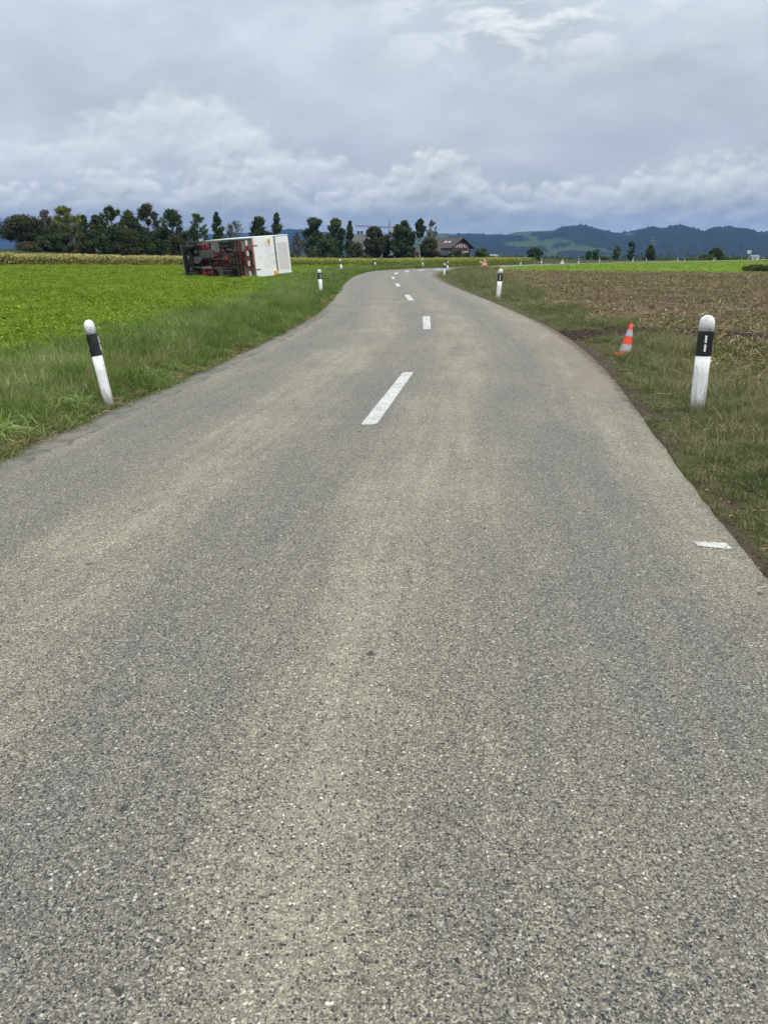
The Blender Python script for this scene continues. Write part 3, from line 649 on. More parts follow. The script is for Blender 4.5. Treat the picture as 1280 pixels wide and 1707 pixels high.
def sample(n, r0, r1, k, a0=-38, a1=38):
    """n points in a wedge with density per area falling as r**-k"""
    e = 2-k; uu = rng.random(n)
    r = (r0**e+(r1**e-r0**e)*uu)**(1/e) if abs(e) > 1e-6 else r0*(r1/r0)**uu
    a = np.radians(rng.uniform(a0, a1, n)); x = r*np.sin(a); y = r*np.cos(a); d_, s_ = road_dist(x, y)
    return x, y, r, d_, s_
def blades(n, hmin, hmax, w_, spread, lean, mat, seg=3, dry=.2, droop=0.0, name='blades', tipdry=.25):
    V = []; F = []; T = []
    for _ in range(n):
        h = random.uniform(hmin, hmax); a = random.uniform(0, 6.28); px = random.gauss(0, spread); py = random.gauss(0, spread)
        ln = random.uniform(.15, 1)*lean; wi = w_*random.uniform(.6, 1.2); fa = random.uniform(0, 6.28); ca, sa = math.cos(fa), math.sin(fa)
        tint = min(1, max(0, random.gauss(.38, .16)+(random.random() < dry)*random.uniform(.25, .5)))
        b = len(V)
        for k in range(seg+1):
            t = k/seg; off = ln*h*t*t; z = h*t*(1-.35*ln*t)-droop*h*max(0, t-.45)**2*3.2
            wx = wi*(1-t**1.5)*.5
            cx, cy = px+math.cos(a)*off, py+math.sin(a)*off
            if k < seg: V += [(cx-ca*wx, cy-sa*wx, z), (cx+ca*wx, cy+sa*wx, z)]; T += [min(1, tint+tipdry*t*t-.1*(1-t))]*2
            else: V.append((cx, cy, z)); T.append(min(1, tint+tipdry))
        for k in range(seg-1): F.append((b+2*k, b+2*k+1, b+2*k+3, b+2*k+2))
        F.append((b+2*seg-2, b+2*seg-1, b+2*seg))
    o = meshobj(name, V, F, mat, link=False); fattr(o, 'tint', np.clip(T, 0, 1)); return o
def rosette(n, rad, h, leaf, mat, name='leaves'):
    V = []; F = []; T = []
    for _ in range(n):
        a = random.uniform(0, 6.28); r = rad*math.sqrt(random.random()); z = h*random.uniform(.35, 1)*(1-.4*(r/rad)**2)
        c = Vector((math.cos(a)*r, math.sin(a)*r, z)); nrm = Vector((random.gauss(0, .5), random.gauss(0, .5), 1)).normalized()
        t1 = nrm.cross(Vector((math.cos(a*3), math.sin(a*3), 0))).normalized(); t2 = nrm.cross(t1); s_ = leaf*random.uniform(.55, 1.2); b = len(V)
        V += [c-t1*s_, c+t2*s_*.55+nrm*s_*.15, c+t1*s_-nrm*s_*.15, c-t2*s_*.55+nrm*s_*.15]; F.append((b, b+1, b+2, b+3)); tt = min(1, max(0, random.gauss(.45, .2)+.25*(z/h-.6))); T += [tt]*4
    o = meshobj(name, V, F, mat, link=False); fattr(o, 'tint', T); return o
def litter(n, spread, L, w_, mat, up=.15, name='litter'):
    V = []; F = []; T = []
    for _ in range(n):
        x, y = random.gauss(0, spread), random.gauss(0, spread); a = random.uniform(0, 6.28); l = L*random.uniform(.3, 1.2); wi = w_*random.uniform(.5, 1.4)
        z0 = random.uniform(.005, .03); z1 = z0+l*random.uniform(0, up)*(random.random() < .5); zm = (z0+z1)/2+l*.12*random.random()
        dx_, dy_ = math.cos(a)*l/2, math.sin(a)*l/2; nx, ny = -math.sin(a)*wi/2, math.cos(a)*wi/2; bx, by = nx*6*random.uniform(-1, 1), ny*6*random.uniform(-1, 1); b = len(V)
        V += [(x-dx_-nx, y-dy_-ny, z0), (x-dx_+nx, y-dy_+ny, z0+.003), (x+bx-nx, y+by-ny, zm), (x+bx+nx, y+by+ny, zm+.004), (x+dx_-nx*.4, y+dy_-ny*.4, z1), (x+dx_+nx*.4, y+dy_+ny*.4, z1+.002)]
        F += [(b, b+1, b+3, b+2), (b+2, b+3, b+5, b+4)]; T += [random.random()]*6
    o = meshobj(name, V, F, mat, link=False); fattr(o, 'tint', T); return o
def scatter(name, protos, pts, smin, smax, tilt=.12, grow=0.0, sink=.0, yz=None, label=None):
    x, y, r, d_, s_ = pts; n = len(x); z = height(x, y, d_, s_)-sink
    rot = np.c_[rng.normal(0, tilt, n), rng.normal(0, tilt, n), rng.uniform(0, 6.28, n)]
    sc = rng.uniform(smin, smax, n)*(1+grow*r)
    if yz is not None: sc = np.c_[sc, sc, sc*yz]
    return gn_scatter(name, protos, np.c_[x, y, z], rot, sc, rng.integers(0, len(protos), n), label)
def sel(p, m): return tuple(a[m] for a in p)

# near verge, left: lush, knee-low grass with pale tips
gl = [blades(28, .06, .19, .009, .055, .8, M_GRASS, dry=.06, tipdry=.15) for _ in range(5)]+[blades(26, .12, .30, .009, .05, 1.2, M_GRASS, dry=.12, droop=.35, tipdry=.2) for _ in range(3)]+[blades(18, .08, .22, .006, .06, 1.0, M_GRASSR, dry=.6) for _ in range(1)]
p = sample(64000, 5, 110, 1.45, -40, 8); p2 = sample(12000, 2.6, 9, 1.2, -85, -30); p = tuple(np.r_[a_, b_] for a_, b_ in zip(p, p2)); m = (p[4] < 0) & (p[3] > -.03+.12*wav2(p[0], p[1], .7)) & (p[3] < 3.6) & (p[1] < 120)
p = sel(p, m); k = rng.random(len(p[0])) < np.clip(1.25-.28*p[3], .2, 1); p = sel(p, k)
hs = np.clip(.50+.75*sst(p[3], .05, .8), .4, 1.2)*np.clip(1+.38*wav(p[0], p[1], 2.0)+.25*wav2(p[0], p[1], .7), .35, 1.8)
scatter('left_verge_grass', gl, p, .8, 1.3, grow=.012, yz=hs, label='long green grass with dry tips on the left verge')
sg2 = [blades(14, .16, .34, .005, .08, .7, M_GRASSR, seg=3, dry=.85, tipdry=.5) for _ in range(4)]
p = sample(30000, 5, 100, 1.4, -40, 8); m = (p[4] < 0) & (p[3] > .5) & (p[3] < 2.4) & (p[1] < 100) & (rng.random(len(p[0])) < np.clip(.45+.6*wav2(p[0], p[1], 3.5), .05, 1)); p = sel(p, m)
scatter('dry_seeding_grass', sg2, p, .7, 1.15, grow=.01)
# dead brown thatch along the tarmac
gt = [litter(14, .06, .10, .005, M_STRAW, up=.5) for _ in range(3)]+[blades(18, .03, .10, .005, .05, 1.4, M_GRASSR, dry=.9, droop=.3) for _ in range(3)]
p = sample(60000, 5, 60, 1.5, -40, 6); m = (p[4] < 0) & (p[3] > -.05+.05*wav2(p[0], p[1], .5)) & (p[3] < .45+.15*wav(p[0], p[1], 1.1)); p = sel(p, m)
scatter('left_edge_thatch', gt, p, .6, 1.3, tilt=.2)
# dark lush clumps
gk = [blades(60, .15, .34, .009, .09, .9, M_GRASS, dry=.03, tipdry=.1) for _ in range(3)]
nk = 150; X_ = []
for i_ in range(nk):
    k_ = int(rng.uniform(20, 520)); nx_, ny_ = (Lp[k_]-Rp[k_])/np.hypot(*(Lp[k_]-Rp[k_])); o_ = abs(rng.normal(.45, .4))+.08; c0 = (Lp[k_][0]+nx_*o_, Lp[k_][1]+ny_*o_)
    for _ in range(int(rng.integers(2, 7))): X_.append((c0[0]+rng.normal(0, .12), c0[1]+rng.normal(0, .14)))
X_ = np.array(X_); dd_, ss_ = road_dist(X_[:, 0], X_[:, 1]); kk = dd_ > .03; X_ = X_[kk]
scatter('dark_grass_clumps', gk, (X_[:, 0], X_[:, 1], np.hypot(*X_.T), dd_[kk], ss_[kk]), .6, 1.15)
# drooping whitish tufts that hang over the tarmac edge
gd = [blades(30, .20, .34, .011, .03, 1.5, M_PALE, seg=4, dry=.5, droop=.75, tipdry=.5) for _ in range(3)]
q = []
for (px, py) in [(8, 745), (20, 738), (35, 735), (128, 690), (145, 688), (115, 696), (250, 640), (268, 634), (244, 646), (160, 684), (60, 722), (300, 625)]:
    for _ in range(2):
        x0, y0 = at(px+random.uniform(-5, 5), py-4); q.append((x0-.12, y0+.05))
q = np.array(q); dd_, ss_ = road_dist(q[:, 0], q[:, 1]); scatter('drooping_grass_tufts', gd, (q[:, 0], q[:, 1], np.hypot(*q.T), dd_, ss_), .85, 1.25, tilt=.3)
# paler long grass between verge and crop
gp = [blades(24, .08, .21, .010, .07, .9, M_PALE, dry=.08, tipdry=.2) for _ in range(5)]
p = sample(60000, 8, 105, 1.4, -40, 5); w1 = 3.2+.8*wav(p[0], p[1], 9)+3*sst(p[1], 40, 85)
m = (p[4] < 0) & (p[3] > 1.3) & (p[3] < w1+.8) & (p[1] < 100); p = sel(p, m)
scatter('pale_grass_strip', gp, p, .8, 1.35, grow=.012, label='pale long grass between the verge and the crop')
# leafy crop
gc = [rosette(28, .14, .13, .027, M_CROP) for _ in range(6)]
p = sample(125000, 8.5, 112, 1.15, -42, -2); m = regions(p[0], p[1], p[3], p[4]) == 1; p = sel(p, m)
lx, ly = at(429, 466); nl = sst(np.hypot((p[0]-lx+2)/1.3, (p[1]-ly-1)), 7, 3.5)
scatter('crop_plants', gc, p, .75, 1.4, grow=.012, yz=np.clip(1+.35*wav(p[0], p[1], 2.2)+  .2*wav2(p[0], p[1], .9), .5, 1.7)*(1-.55*nl), label='bright green leafy crop covering the left field')
gcb = [blades(12, .12, .24, .012, .07, .8, M_CROP, dry=.05) for _ in range(3)]
p = sample(16000, 9, 100, 1.2, -42, -2); m = (regions(p[0], p[1], p[3], p[4]) == 1) & (wav(p[0], p[1], 6) > -.2); p = sel(p, m)
scatter('grass_in_the_crop', gcb, p, .7, 1.2, grow=.012)
# right verge: thinner, half dry
gr = [blades(24, .06, .17, .0065, .055, .8, M_GRASSR, dry=.35) for _ in range(5)]+[blades(24, .12, .28, .0065, .05, .9, M_GRASSR, dry=.25) for _ in range(3)]
p = sample(84000, 3.2, 96, 1.45, 0, 42); p2 = sample(22000, 1.6, 9, 1.2, 30, 88); p = tuple(np.r_[a_, b_] for a_, b_ in zip(p, p2)); rut = (np.hypot((p[0]-5.6)/3.2, (p[1]-16.3)/1.0) < 1) & (p[1] > 15.4)
bare = .20+.2*wav2(p[0], p[1], 1.1)+.12*sst(9-p[1], 0, 5)+.14*sst(p[1], 6, 9)*sst(21-p[1], 0, 4)
m = (p[4] > 0) & (p[3] > bare) & (p[3] < 1.7+.45*wav(p[0], p[1], 6)+.3*wav2(p[0], p[1], 1.2)+.8*sst(10-p[1], 0, 3)+2.2*sst(p[1], 26, 44)) & (p[1] < 92) & ~(rut & (rng.random(len(p[0])) < .93)); p = sel(p, m)
k = rng.random(len(p[0])) < np.clip(.25+.9*sst(p[3]+.3*wav(p[0], p[1], 1.6), .35, 1.3), 0, 1)*np.clip(.75+.7*wav2(p[0], p[1], 1.3), .12, 1); p = sel(p, k)
hs = np.clip(.40+.65*sst(p[3], .4, 1.5), .35, 1.3)*(1+.3*wav(p[0], p[1], 1.9))*(1-.25*sst(p[1], 11, 16)*sst(40-p[1], 0, 10))
scatter('right_verge_grass', gr, p, .8, 1.3, grow=.012, yz=hs, label='half dry grass on the right verge')
# lush clumps right
gq = [blades(60, .12, .28, .0075, .10, 1.0, M_GRASSR, dry=.12) for _ in range(3)]
q = []
for (px, py, n_, sp) in [(1255, 700, 14, .35), (1280, 745, 10, .35), (1230, 690, 8, .3), (1270, 820, 6, .22), (1265, 890, 3, .12), (1052, 600, 9, .09), (1080, 590, 10, .25), (1065, 605, 8, .25), (1130, 660, 8, .25), (1190, 715, 7, .3), (1240, 760, 6, .3), (850, 490, 12, .9), (905, 505, 10, .8), (930, 520, 10, .7), (880, 498, 8, .8), (1110, 640, 8, .3), (1275, 660, 10, .6)]:
    x0, y0 = at(px, py)
    for _ in range(n_): q.append((x0+random.gauss(0, sp), y0+random.gauss(0, sp)))
q = np.array(q); dd_, ss_ = road_dist(q[:, 0], q[:, 1]); kk = dd_ > .25; q = q[kk]; dd_ = dd_[kk]; ss_ = ss_[kk]
scatter('lush_grass_clumps', gq, (q[:, 0], q[:, 1], np.hypot(*q.T), dd_, ss_), .5, 1.0)
sg = [blades(16, .02, .05, .005, .035, .9, M_GRASSR, seg=2, dry=.3) for _ in range(4)]
p = sample(70000, 3, 40, 1.5, 5, 42); m = (p[4] > 0) & (p[3] > .05+.14*wav2(p[0], p[1], .6)+.15*sst(p[1], 6, 9)*sst(21-p[1], 0, 4)) & (p[3] < 1.5) & (wav2(p[0], p[1], .45)+.4*sst(p[3], .1, .6) > -.1) & ~((np.hypot((p[0]-5.6)/3.2, (p[1]-16.3)/.9) < 1)); p = sel(p, m)
scatter('short_edge_grass', sg, p, .7, 1.3)
# edge litter both sides
lt = [litter(5, .05, .035, .004, M_STRAW) for _ in range(3)]+[litter(3, .05, .09, .003, M_STRAW)]
p = sample(12000, 3, 40, 1.5, -40, 42); m = (p[3] > -.02) & (p[3] < 1.4) & (rng.random(len(p[0])) < np.where(p[4] > 0, .8, .3)); p = sel(p, m)
scatter('verge_litter', lt, p, .5, 1.3, tilt=.05, sink=-.004)
# stubble field: straw shreds, cut stalks in rows, weeds, clods
ls = [litter(9, .15, .12, .009, M_STRAW, up=.35) for _ in range(6)]+[litter(5, .14, .24, .006, M_STRAW, up=.2) for _ in range(2)]
p = sample(50000, 7, 100, 1.25, 5, 44); m = (regions(p[0], p[1], p[3], p[4]) == 2) & (rng.random(len(p[0])) < np.clip(.45+.4*wav(p[0], p[1], 4), .1, 1)); p = sel(p, m)
scatter('straw_litter', ls, p, .45, 1.2, tilt=.12, grow=.008, label='pale straw and leaf shreds strewn over the stubble field')
def stalks():
    out = []
    for _ in range(4):
        V = []; F = []; T = []
        for _i in range(random.randint(1, 3)):
            x, y = random.gauss(0, .06), random.gauss(0, .06); h = random.uniform(.04, .14); lx, ly = random.gauss(0, .05), random.gauss(0, .05); b = len(V); r = .008
            for zz, k_ in ((0, 0), (h, 1)):
                for a in range(4): V.append((x+lx*k_+math.cos(a*1.57)*r, y+ly*k_+math.sin(a*1.57)*r, zz))
            T += [random.uniform(.45, 1)]*8; F += [(b+a, b+(a+1) % 4, b+4+(a+1) % 4, b+4+a) for a in range(4)]+[(b+4, b+5, b+6, b+7)]
        o = meshobj('stalk', V, F, M_STRAW, link=False); fattr(o, 'tint', T); out.append(o)
    return out
p = sample(40000, 7, 95, 1.1, 5, 44); row = (p[0]*.53+p[1]*.85)/.78; row = row-np.floor(row)
m = (regions(p[0], p[1], p[3], p[4]) == 2) & (np.abs(row-.5) < .16) & (rng.random(len(p[0])) < .5); p = sel(p, m)
scatter('cut_stalks', stalks(), p, .7, 1.2, tilt=.3, grow=.008, label='pale cut maize stalks in rows on the stubble field')
wd = [rosette(14, .13, .05, .03, M_WEED) for _ in range(3)]+[blades(12, .04, .12, .008, .07, .9, M_GRASSR, dry=.3) for _ in range(3)]
p = sample(36000, 7, 95, 1.25, 5, 44); m = (regions(p[0], p[1], p[3], p[4]) == 2) & (rng.random(len(p[0])) < np.clip(.42+.5*wav2(p[0]*.6, p[1], 4), .05, 1)); p = sel(p, m)
scatter('stubble_weeds', wd, p, .6, 1.3, grow=.010, label='low weeds growing between the stubble')
def clods():
    out = []
    for _ in range(4):
        bm = bmesh.new(); bmesh.ops.create_icosphere(bm, subdivisions=2, radius=.026)
        for v in bm.verts: v.co *= random.uniform(.5, 1.5); v.co.z *= .75
        me = bpy.data.meshes.new('clod'); bm.to_mesh(me); bm.free(); me.materials.append(M_CLOD); out.append(bpy.data.objects.new('clod', me))
    return out
p = sample(26000, 7, 70, 1.4, 5, 44); m = (regions(p[0], p[1], p[3], p[4]) == 2) & (rng.random(len(p[0])) < .5); p = sel(p, m)
scatter('soil_clods', clods(), p, .3, 1.3, grow=.01, label='brown soil clods on the stubble field')
n_ = 5200; uu = rng.uniform(-.5, 5.2, n_); vv = rng.normal(0.05, .36, n_); x = 3.9+uu*.985+vv*.17; y = 16.6-uu*.17+vv*.985; dd_, ss_ = road_dist(x, y); k = dd_ > .05
scatter('spoil_clods', clods(), (x[k], y[k], np.hypot(x, y)[k], dd_[k], ss_[k]), .25, 1.3, label='dark turned soil clods in the rut by the traffic cone')
p = sample(9000, 3, 26, 1.4, 8, 42); m = (p[4] > 0) & (p[3] > -.05) & (p[3] < .42) ; p = sel(p, m)
scatter('edge_crumbs', clods(), p, .12, .55)
# far meadow tufts
p = sample(30000, 66, 240, 1.3, 2, 40); m = regions(p[0], p[1], p[3], p[4]) == 3; p = sel(p, m)
p = sel(p, (p[3] > 2.0)); scatter('meadow_grass', gcb+gc[:2], p, 1.0, 1.6, grow=.003, yz=.45+.15*wav(p[0], p[1], 8), label='bright green meadow grass beyond the stubble')
# maize
def maize(mat):
    out = []
    for _ in range(5):
        V = []; F = []; T = []
        def ribbon(pts, wd_, tn):
            b = len(V)
            for i, (c, w2) in enumerate(zip(pts, wd_)):
                V.extend([c-w2, c+w2]); T.extend([tn]*2)
            for i in range(len(pts)-1): F.append((b+2*i, b+2*i+1, b+2*i+3, b+2*i+2))
        for a in (0, 1.57): ribbon([Vector((0, 0, 0)), Vector((.02, 0, .9))], [Vector((math.cos(a), math.sin(a), 0))*.013]*2, .5)
        for i in range(11):
            a = random.uniform(0, 6.28); z = .1+.075*i; l = random.uniform(.22, .42)*(1.1-.4*abs(z-.5)); dr = Vector((math.cos(a), math.sin(a), 0)); sd_ = Vector((-dr.y, dr.x, 0)); tn = min(1, max(0, random.gauss(.45+.25*(z < .35), .22)))
            ribbon([Vector((0, 0, z)), Vector((0, 0, z))+dr*l*.45+Vector((0, 0, l*.45)), Vector((0, 0, z))+dr*l+Vector((0, 0, l*.15))], [sd_*.02, sd_*.035, sd_*.006], tn)
        for i in range(4):
            a = random.uniform(0, 6.28); dr = Vector((math.cos(a), math.sin(a), 0)); ribbon([Vector((.02, 0, .88)), Vector((.02, 0, 1.03))+dr*.06], [Vector((.012, 0, 0)), Vector((.007, 0, 0))], .95)
        o = meshobj('maize', V, F, mat, link=False); fattr(o, 'tint', T); out.append(o)
    return out
def maize_rows(name, mat, x0, x1, label):
    X = []; 
    for r_ in range(60):
        xs = np.arange(x0, x1, .17); ys = 99.3+r_*.75+0*xs
        X.append(np.c_[xs+rng.normal(0, .05, len(xs)), ys+rng.normal(0, .07, len(xs))-.03*xs])
    X = np.vstack(X); dd_, ss_ = road_dist(X[:, 0], X[:, 1]); rgn = regions(X[:, 0], X[:, 1], dd_, ss_) == 4
    k = rgn & (dd_ > 2.8) & ((X[:, 1] < 109) | (dd_ < 9)); X = X[k]; dd_ = dd_[k]; ss_ = ss_[k]
    hgt = np.interp(X[:, 0], [-110, -50, -28, -8, 45], [1.75, 1.62, 1.30, 1.02, 1.0])*rng.uniform(.85, 1.12, len(X))*(1+.06*wav(X[:, 0], X[:, 1], 5))
    n = len(X); z = height(X[:, 0], X[:, 1], dd_, ss_)
    gn_scatter(name, maize(mat), np.c_[X, z], np.c_[rng.normal(0, .07, n), rng.normal(0, .07, n), rng.uniform(0, 6.28, n)], np.c_[hgt*1.15, hgt*1.15, hgt], rng.integers(0, 5, n), label)
maize_rows('ripening_maize', M_MAIZE, -105, -16, 'ripening yellow green maize rows across the far left field')
maize_rows('green_maize', M_MAIZEG, -16, 50, 'greener maize rows beyond the bend of the road')

# ------------------------------------------------------------------ trees
M_BARK = simple('bark', (.075, .062, .048), .9, var=.3, scale=3, bump=.5)
M_BARKP = simple('pale_bark', (.30, .28, .24), .85, var=.3, scale=3, bump=.4)
LEAF = {
 'dark': leafmat('leaves_dark_green', [(0, (.014, .026, .008)), (.5, (.042, .070, .018)), (1, (.115, .15, .036))], trans=.15, vr=.0),
 'mid': leafmat('leaves_mid_green', [(0, (.026, .050, .012)), (.5, (.072, .115, .025)), (1, (.15, .20, .05))], trans=.2, vr=.0),
 'rust': leafmat('leaves_dark_with_rust', [(0, (.014, .022, .008)), (.55, (.045, .058, .014)), (.8, (.10, .090, .024)), (1, (.18, .11, .035))], trans=.15, vr=.0),
 'yellow': leafmat('leaves_yellow_green', [(0, (.07, .085, .022)), (.5, (.16, .18, .045)), (1, (.30, .30, .09))], trans=.25, vr=.0),
 'olive': leafmat('leaves_olive_brown', [(0, (.022, .026, .010)), (.5, (.062, .068, .020)), (1, (.13, .12, .042))], trans=.15, vr=.0),
 'grey': leafmat('leaves_thin_grey_brown', [(0, (.07, .065, .05)), (.5, (.13, .12, .095)), (1, (.22, .20, .16))], trans=.15, vr=.0)}
TN = [0]
def tree(px, top, wpx, Y, kind, leaf, label, name='tree', pale=False, dens=1.0, low=.18, group=None, cat='tree', lift=None):
    """a tree seen at photo column px, its top at photo row top, wpx wide, standing Y metres ahead"""
    TN[0] += 1; rs = np.random.default_rng(100+TN[0]); rd = random.Random(300+TN[0])
    x, _, zt = atY(px, top, Y); k = math.hypot(Y, 0)/FPX/math.cos(PITCH)*1.0
    wdt = (1.38 if kind in ('airy', 'round', 'bare') and Y < 165 else 1.14)*wpx*(Y*math.cos(PITCH)+CAM_H*math.sin(PITCH))/FPX
    gz = float(height(np.array([x]), np.array([Y]))[0]) if lift is None else lift
    Ht = zt-gz; rw = wdt/2
    e = empty(name, (x, Y, gz-.05)); tag(e, label, cat, group)
    # skeleton: trunk and limbs
    mb = MB(); tr = max(.05, Ht*.014); tp = [(0, 0, 0)]
    for i in range(1, 7): tp.append((rd.gauss(0, .012*Ht*i/6), rd.gauss(0, .012*Ht*i/6), Ht*.94*i/6))
    multi = kind == 'bush'
    if not multi: mb.tube(tp, [tr*(1-.14*i) for i in range(7)], 7)
    def env(t):       # crown half width at relative height t
        if kind == 'cone': return (1-t)**.75*(.25+.75*min(1, (t-low)/.18+.35)) if t > low else 0
        if kind == 'column': return math.sqrt(max(0, 1-abs(2*(t-.5)/1.0)**2.6))
        if kind == 'bush': return math.sqrt(max(0, 1-t*t*.97))
        u = (t-low)/(1-low)
        return max(0, math.sin(math.pi*min(1, max(0, u))**.72))**.6 if u > 0 else 0
    nb = {'round': 75, 'airy': 62, 'cone': 70, 'column': 40, 'bush': 30, 'bare': 60}[kind]
    nleaf = {'round': 8500, 'airy': 4000, 'cone': 6500, 'column': 3200, 'bush': 3600, 'bare': 1500}[kind]*dens
    cl = []; tries = 0
    while len(cl) < nb and tries < 900:
        tries += 1
        t = rd.uniform(low if not multi else .05, .97); r_ = env(t)*rw
        if r_ <= 0: continue
        a = rd.uniform(0, 6.28); rr_ = r_*rd.random()**.42*rd.choice((.88, .95, 1.02)); sz = rw*rd.uniform(.13, .27)*(1.0 if kind not in ('airy', 'bare') else .7)*(1.25 if multi else 1)
        sz = min(sz, r_*.6+.10*rw)
        cl.append((math.cos(a)*rr_, math.sin(a)*rr_, min(t*Ht, Ht-sz*.8), sz))
    cl.append((rd.gauss(0, .04*rw), 0, Ht-rw*.16, rw*.17))
    bs = []
    for (cx, cy, cz, sz) in cl:
        if multi: b0 = Vector((rd.gauss(0, .2*rw), rd.gauss(0, .2*rw), 0))
        else:
            zz = max(.1*Ht, cz-abs(math.hypot(cx, cy))*rd.uniform(.9, 1.6)-.04*Ht); q = min(5.99, zz/(Ht*.94)*6); i0 = int(q); f = q-i0
            b0 = Vector(tp[i0]).lerp(Vector(tp[min(6, i0+1)]), f)
        bs.append(b0); c_ = Vector((cx, cy, cz)); mid = b0.lerp(c_, .55)+Vector((rd.gauss(0, .05), rd.gauss(0, .05), -.06*(c_-b0).length))
        mb.tube([b0, mid, c_], [tr*.32, tr*.2, tr*.07], 4, False)
        if kind in ('bare', 'airy'):
            for _ in range(5):
                q2 = c_+Vector((rd.gauss(0, 1), rd.gauss(0, 1), rd.gauss(.3, 1)))*sz*.8; mb.tube([mid.lerp(c_, rd.random()), q2], [tr*.11, tr*.04], 3, False)
    mb.build('trunk', M_BARKP if pale else M_BARK, e, smooth=True)
    # crown: leaf clumps round the limb ends, more on the shells than inside
    C = np.array([c[:3] for c in cl]); Z = np.array([c[3] for c in cl]); wts = Z**1.5; n = int(nleaf*1.5)
    ci = rs.choice(len(cl), n, p=wts/wts.sum()); v = rs.normal(size=(n, 3)); v /= np.linalg.norm(v, axis=1)[:, None]
    rr_ = rs.random(n)**.5*(1.12+.35*rs.normal(size=n)*(rs.random(n) < .4)); v[:, 2] *= .8
    along = rs.random(n)**.7; B0 = np.array([tuple(b) for b in bs])[ci]
    fl = .30 if kind not in ('airy', 'bare') else .42
    Pn = B0+(C[ci]-B0)*(1-fl+fl*along*1.05)[:, None]+v*(Z[ci]*rr_)[:, None]; Pn[:, 2] = np.clip(Pn[:, 2], .05, Ht*1.01)
    s_ = (.00088*Y)*rs.uniform(.5, 1.6, n)*(1.0 if kind not in ('bare',) else .75)
    s_ = np.clip(s_, .08, .45)
    nn = v+rs.normal(size=(n, 3))*.7; nn /= np.linalg.norm(nn, axis=1)[:, None]; t1 = np.cross(nn, rs.normal(size=(n, 3))); t1 /= np.linalg.norm(t1, axis=1)[:, None]; t2 = np.cross(nn, t1)
    q0 = Pn-t1*s_[:, None]; q1 = Pn-t2*(s_*.6)[:, None]; q2 = Pn+t1*s_[:, None]; q3 = Pn+t2*(s_*.6)[:, None]
    V = np.stack([q0, q1, q2, q3], 1).reshape(-1, 3); F = np.arange(4*n).reshape(n, 4)
    ct = rs.uniform(-.16, .16, len(cl)); tint = np.clip(.42+ct[ci]+rs.normal(0, .17, n), 0, 1)
    o = meshobj('crown', V, F, LEAF[leaf], e); fattr(o, 'tint', np.repeat(tint, 4))
    return e
GL = 'trees behind the maize on the left'; GC = 'trees around the farm in the middle'; GR = 'small trees far off on the right'; GH = 'hedge bushes below the left trees'
tree(36, 357, 62, 152, 'round', 'rust', 'round dark tree with rusty top standing alone at the far left', low=.30, dens=1.5, group=GL)
tree(74, 348, 24, 158, 'airy', 'grey', 'thin see-through tree just right of the round leftmost tree', dens=.45, low=.2, group=GL)
tree(106, 342, 52, 160, 'airy', 'yellow', 'yellow green airy tree with several pale limbs, second full crown from the left', dens=1.7, low=.22, group=GL, pale=True)
tree(139, 357, 24, 150, 'cone', 'dark', 'narrow pointed dark tree beside the yellow green one', dens=1.0, low=.1, group=GL)
tree(160, 357, 28, 156, 'round', 'olive', 'brownish tree between the pointed dark tree and a tall one', dens=.8, low=.2, group=GL)
tree(183, 342, 42, 154, 'airy', 'dark', 'tall loose dark tree with sky gaps near its top, left of the dense tall pair', dens=1.5, low=.15, group=GL)
tree(215, 350, 36, 150, 'round', 'dark', 'dense blackish tree left of the tall tree with a visible trunk', dens=1.2, low=.1, group=GL)
tree(243, 338, 38, 157, 'airy', 'olive', 'tallest left tree with visible trunk and thin brown-green leaves', dens=1.4, low=.15, group=GL)
tree(286, 347, 50, 152, 'airy', 'dark', 'broad tall loose tree whose crown rises left of the lorry cab', dens=2.0, low=.12, group=GL)
tree(329, 354, 32, 154, 'airy', 'mid', 'slim airy tree behind the lorry cab with layered leaves', dens=.9, low=.15, group=GL)
tree(361, 352, 32, 152, 'cone', 'dark', 'pointed dark tree behind the lorry chassis', dens=.9, low=.12, group=GL)
tree(391, 365, 36, 156, 'bare', 'grey', 'grey half-bare tree behind the middle of the lorry', dens=1.3, low=.15, group=GL)
tree(431, 360, 30, 152, 'round', 'dark', 'left tree of the pair above the white lorry box', dens=.8, low=.1, group=GL)
tree(461, 353, 30, 154, 'cone', 'dark', 'taller right tree of the pair above the white lorry box', dens=1.1, low=.1, group=GL)
tree(495, 386, 18, 158, 'bare', 'grey', 'small bare grey tree just right of the lorry box', dens=.7, low=.25, group=GL)
hx = [(48, 402, 42), (78, 390, 40), (105, 386, 42), (133, 388, 40), (160, 380, 42), (187, 376, 44), (214, 378, 44), (240, 378, 42), (266, 382, 42), (292, 388, 40), (322, 400, 34), (352, 402, 30), (410, 408, 34), (470, 408, 40)]
for i, (a, b, c) in enumerate(hx):
    where = ['below the round leftmost tree', 'below the thin see-through tree', 'below the yellow green tree', 'below the narrow pointed dark tree', 'below the brownish tree', 'below the tall loose dark tree', 'below the dense blackish tree',
             'below the tallest left tree', 'at the left foot of the broad tree', 'at the right foot of the broad tree by the cab', 'just above the lorry cab', 'behind the pointed tree over the chassis', 'under the grey half-bare tree', 'behind the white lorry box'][i]
    tree(a, b, c, 147+(i % 3)*2, 'bush', 'dark' if i % 3 else 'olive', 'dark bush of the hedge '+where, name='hedge_bush', cat='bush', group=GH, dens=1.25)
tree(523, 362, 44, 215, 'round', 'dark', 'dense tall tree right of the bare grey tree, leftmost of the farm trees', dens=1.4, low=.08, group=GC)
tree(560, 362, 36, 218, 'airy', 'mid', 'layered green tree, second of the farm trees from the left', dens=2.0, low=.08, group=GC)
tree(583, 367, 20, 214, 'cone', 'dark', 'slim dark tree directly left of the concrete building', dens=.9, low=.08, group=GC)
